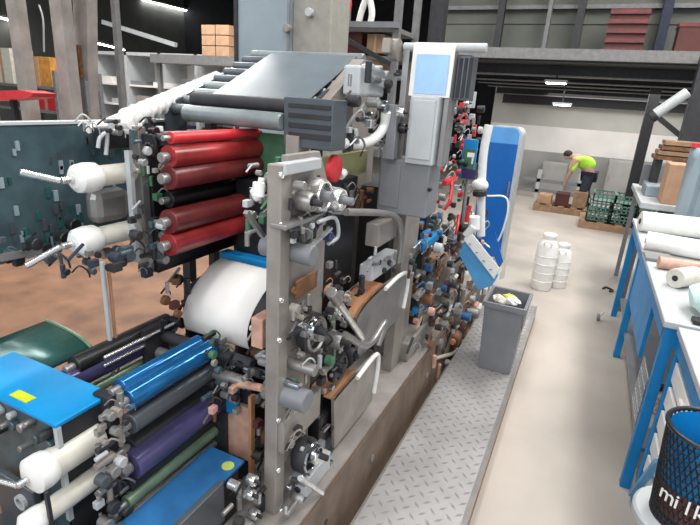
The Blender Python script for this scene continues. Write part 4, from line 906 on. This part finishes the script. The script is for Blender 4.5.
# =============================================================== BLUE CABINET, SCREEN, WHITE HOSE, FLYER
Yc = 5.5; a, b = PY(484, 270, Yc), PY(520, 128, Yc); zt = PY(500, 126, Yc).z; xr = PY(522, 140, Yc).x; xl = PY(484, 140, Yc).x
t = thing('blue_cabinet', 'tall rounded blue cabinet with a pale rim standing beyond the end of the step', 'cabinet', (xr-.2, Yc, 0))
def rr_(x0, x1, z0, z1, r, y):
    o = [(x0, y, z0), (x1, y, z0)]
    for k in range(7): an = math.pi/2*k/6; o.append((x1-r+r*math.cos(an), y, z1-r+r*math.sin(an)))
    for k in range(7): an = math.pi/2*(1+k/6); o.append((x0+r+r*math.cos(an), y, z1-r+r*math.sin(an)))
    return o
MB().prism(rr_(xl, xr, 0, zt, .09, Yc), (0, .3, 0)).build('shell', 'lgrey', t); MB().prism(rr_(xl+.02, xr-.03, .1, zt-.17, .01, Yc-.012), (0, .014, 0)).build('door', 'cab', t); MB().prism(rr_(xl+.02, xr-.03, zt-.17, zt-.01, .07, Yc-.012), (0, .014, 0)).build('top_panel', 'cabl', t)
MB().box((xr-.06, Yc-.03, .8), (xr-.045, Yc-.012, .95)).build('handle', 'steel', t)
MB().tube([PY(487, 196, 3.3), PY(505, 197, 3.3), PY(508, 210, 3.3), PY(501, 235, 3.3), PY(492, 247, 3.3), PY(484, 243, 3.3)], .006, 8).build('cable', 'white', t)
tag(MB().tube([PY(489, 125, 3.2), PY(484, 150, 3.2), PY(482, 175, 3.2), PY(481, 215, 3.2), PY(481, 236, 3.2)], .026, 14).build('white_hose', 'white'), 'thick white vertical hose in front of the tall blue cabinet', 'hose')
t = thing('hose_coupling', 'white coupling with grey clamp on the vertical hose before the blue cabinet', 'coupling', PY(481, 185, 3.17))
MB().sphere(PY(480, 185, 3.17), .045, 14, (1.2, 1, .9)).build('body', 'white', t); MB().cyl(PY(480, 190, 3.16), PY(480, 196, 3.16), .045).build('clamp', 'dark', t)
Ys = 3.05; a, b = PY(459, 178, Ys), PY(478, 140, Ys)
t = thing('control_screen', 'small blue-framed control screen left of the white vertical hose', 'screen', (a.x, Ys, a.z))
MB().box((a.x, Ys, a.z), (b.x, Ys+.03, b.z)).build('frame', 'bench', t, .004); q_ = MB().box(PY(462, 168, Ys-.004), PY(476, 150, Ys)+V((0, 0, 0))).build('display', 'green2', t)
MB().box(PY(467, 157, Ys-.006), PY(475, 153, Ys)).build('white_mark', 'white', t); MB().box(PY(471, 164, Ys-.006), PY(474, 157, Ys)).build('white_mark', 'white', t); MB().box(PY(461, 178, Ys-.006), PY(477, 170, Ys)).build('lower_band', 'purple', t)
MB().cyl((a.x+.05, Ys+.02, a.z), (a.x+.05, Ys+.02, BT), .012).build('stand', 'steel', t)
# blue tilted panel with white strip
Yp = 2.75
t = thing('tilted_panel', 'tilted blue panel with a white diagonal strip of small blue lettering, above the grey bin', 'panel', PY(480, 270, Yp))
MB().prism([PY(459, 254, Yp), PY(466, 238, Yp), PY(498, 276, Yp), PY(492, 286, Yp), PY(478, 290, Yp)], (0, .02, 0)).build('blue_board', 'benchl', t)
MB().prism([PY(464, 240, Yp-.01), PY(472, 234, Yp-.01), PY(499, 268, Yp-.01), PY(494, 279, Yp-.01)], (0, .01, 0)).build('white_strip', 'white', t)
for k in range(4):
    c = PY(470+k*7, 243+k*8.5, Yp-.012); MB().bar(c-V((.008, 0, .006)), c+V((.008, 0, -.004)), .002, .014, (0, 1, 0)).build('blue_letter_mark', 'cab', t)
MB().prism([PY(487, 240, Yp+.02), PY(495, 232, Yp+.02), PY(503, 262, Yp+.02), PY(499, 268, Yp+.02)], (0, .01, 0)).build('dark_blue_flap', 'cab', t)
MB().prism([PY(499, 280, Yp-.0), PY(503, 262, Yp-.0), PY(507, 258, Yp-.0), PY(504, 278, Yp-.0)], (0, .01, 0)).build('cream_edge', 'cream', t)
MB().cyl(PY(470, 250, Yp+.03), PY(455, 262, Yp+.1), .008).build('arm', 'dark', t)
t = thing('white_valve', 'white valve body and funnel below the coupling, above the tilted blue panel', 'valve', PY(472, 228, 2.9))
MB().cyl(PY(474, 230, 2.9), PY(474, 216, 2.9), .035).build('body', 'white', t); MB().cyl(PY(466, 236, 2.88), PY(474, 226, 2.88), .025).build('spout', 'white', t); MB().cyl(PY(466, 222, 2.86), PY(470, 205, 2.86), .012).build('red_tube', 'redb', t)
# =============================================================== LIGHT
w = bpy.data.worlds.new('world'); bpy.context.scene.world = w; w.use_nodes = True
w.node_tree.nodes['Background'].inputs[0].default_value = (.86, .93, 1, 1); w.node_tree.nodes['Background'].inputs[1].default_value = .6
def area(loc, sx, sy, p, rot=(0, 0, 0), c=(1, .98, .95)):
    l = bpy.data.lights.new('area_light', 'AREA'); l.shape = 'RECTANGLE'; l.size = sx; l.size_y = sy; l.energy = p; l.color = c
    o = bpy.data.objects.new('unseen_area_light', l); C.objects.link(o); o.location = loc; o.rotation_euler = rot; return o  # light sources without any visible fixture
area((-.9, 1.5, 5.6), .5, 6, 150); area((1.6, 2.5, 5.6), .8, 7, 250); area((-4.5, 2.5, 4.3), .5, 6, 160); area((.5, 9.8, 2.0), 3, 3.5, 95); area((1.5, 5.2, 5), 2, 2, 130)  # the low one under the mezzanine is added to brighten the back wall
area((-.2, -2.6, 3.2), 5, 2, 110, (math.radians(62), 0, 0), (.92, .96, 1))  # unseen light tilted in from behind the camera
area((-5, 5, 4.2), 6, 1, 190)  # unseen light added to brighten the white shelving
sc = bpy.context.scene
sc.view_settings.view_transform = 'Standard'; sc.view_settings.look = 'None'; sc.view_settings.gamma = 1; sc.view_settings.use_curve_mapping = False; sc.view_settings.exposure = .2
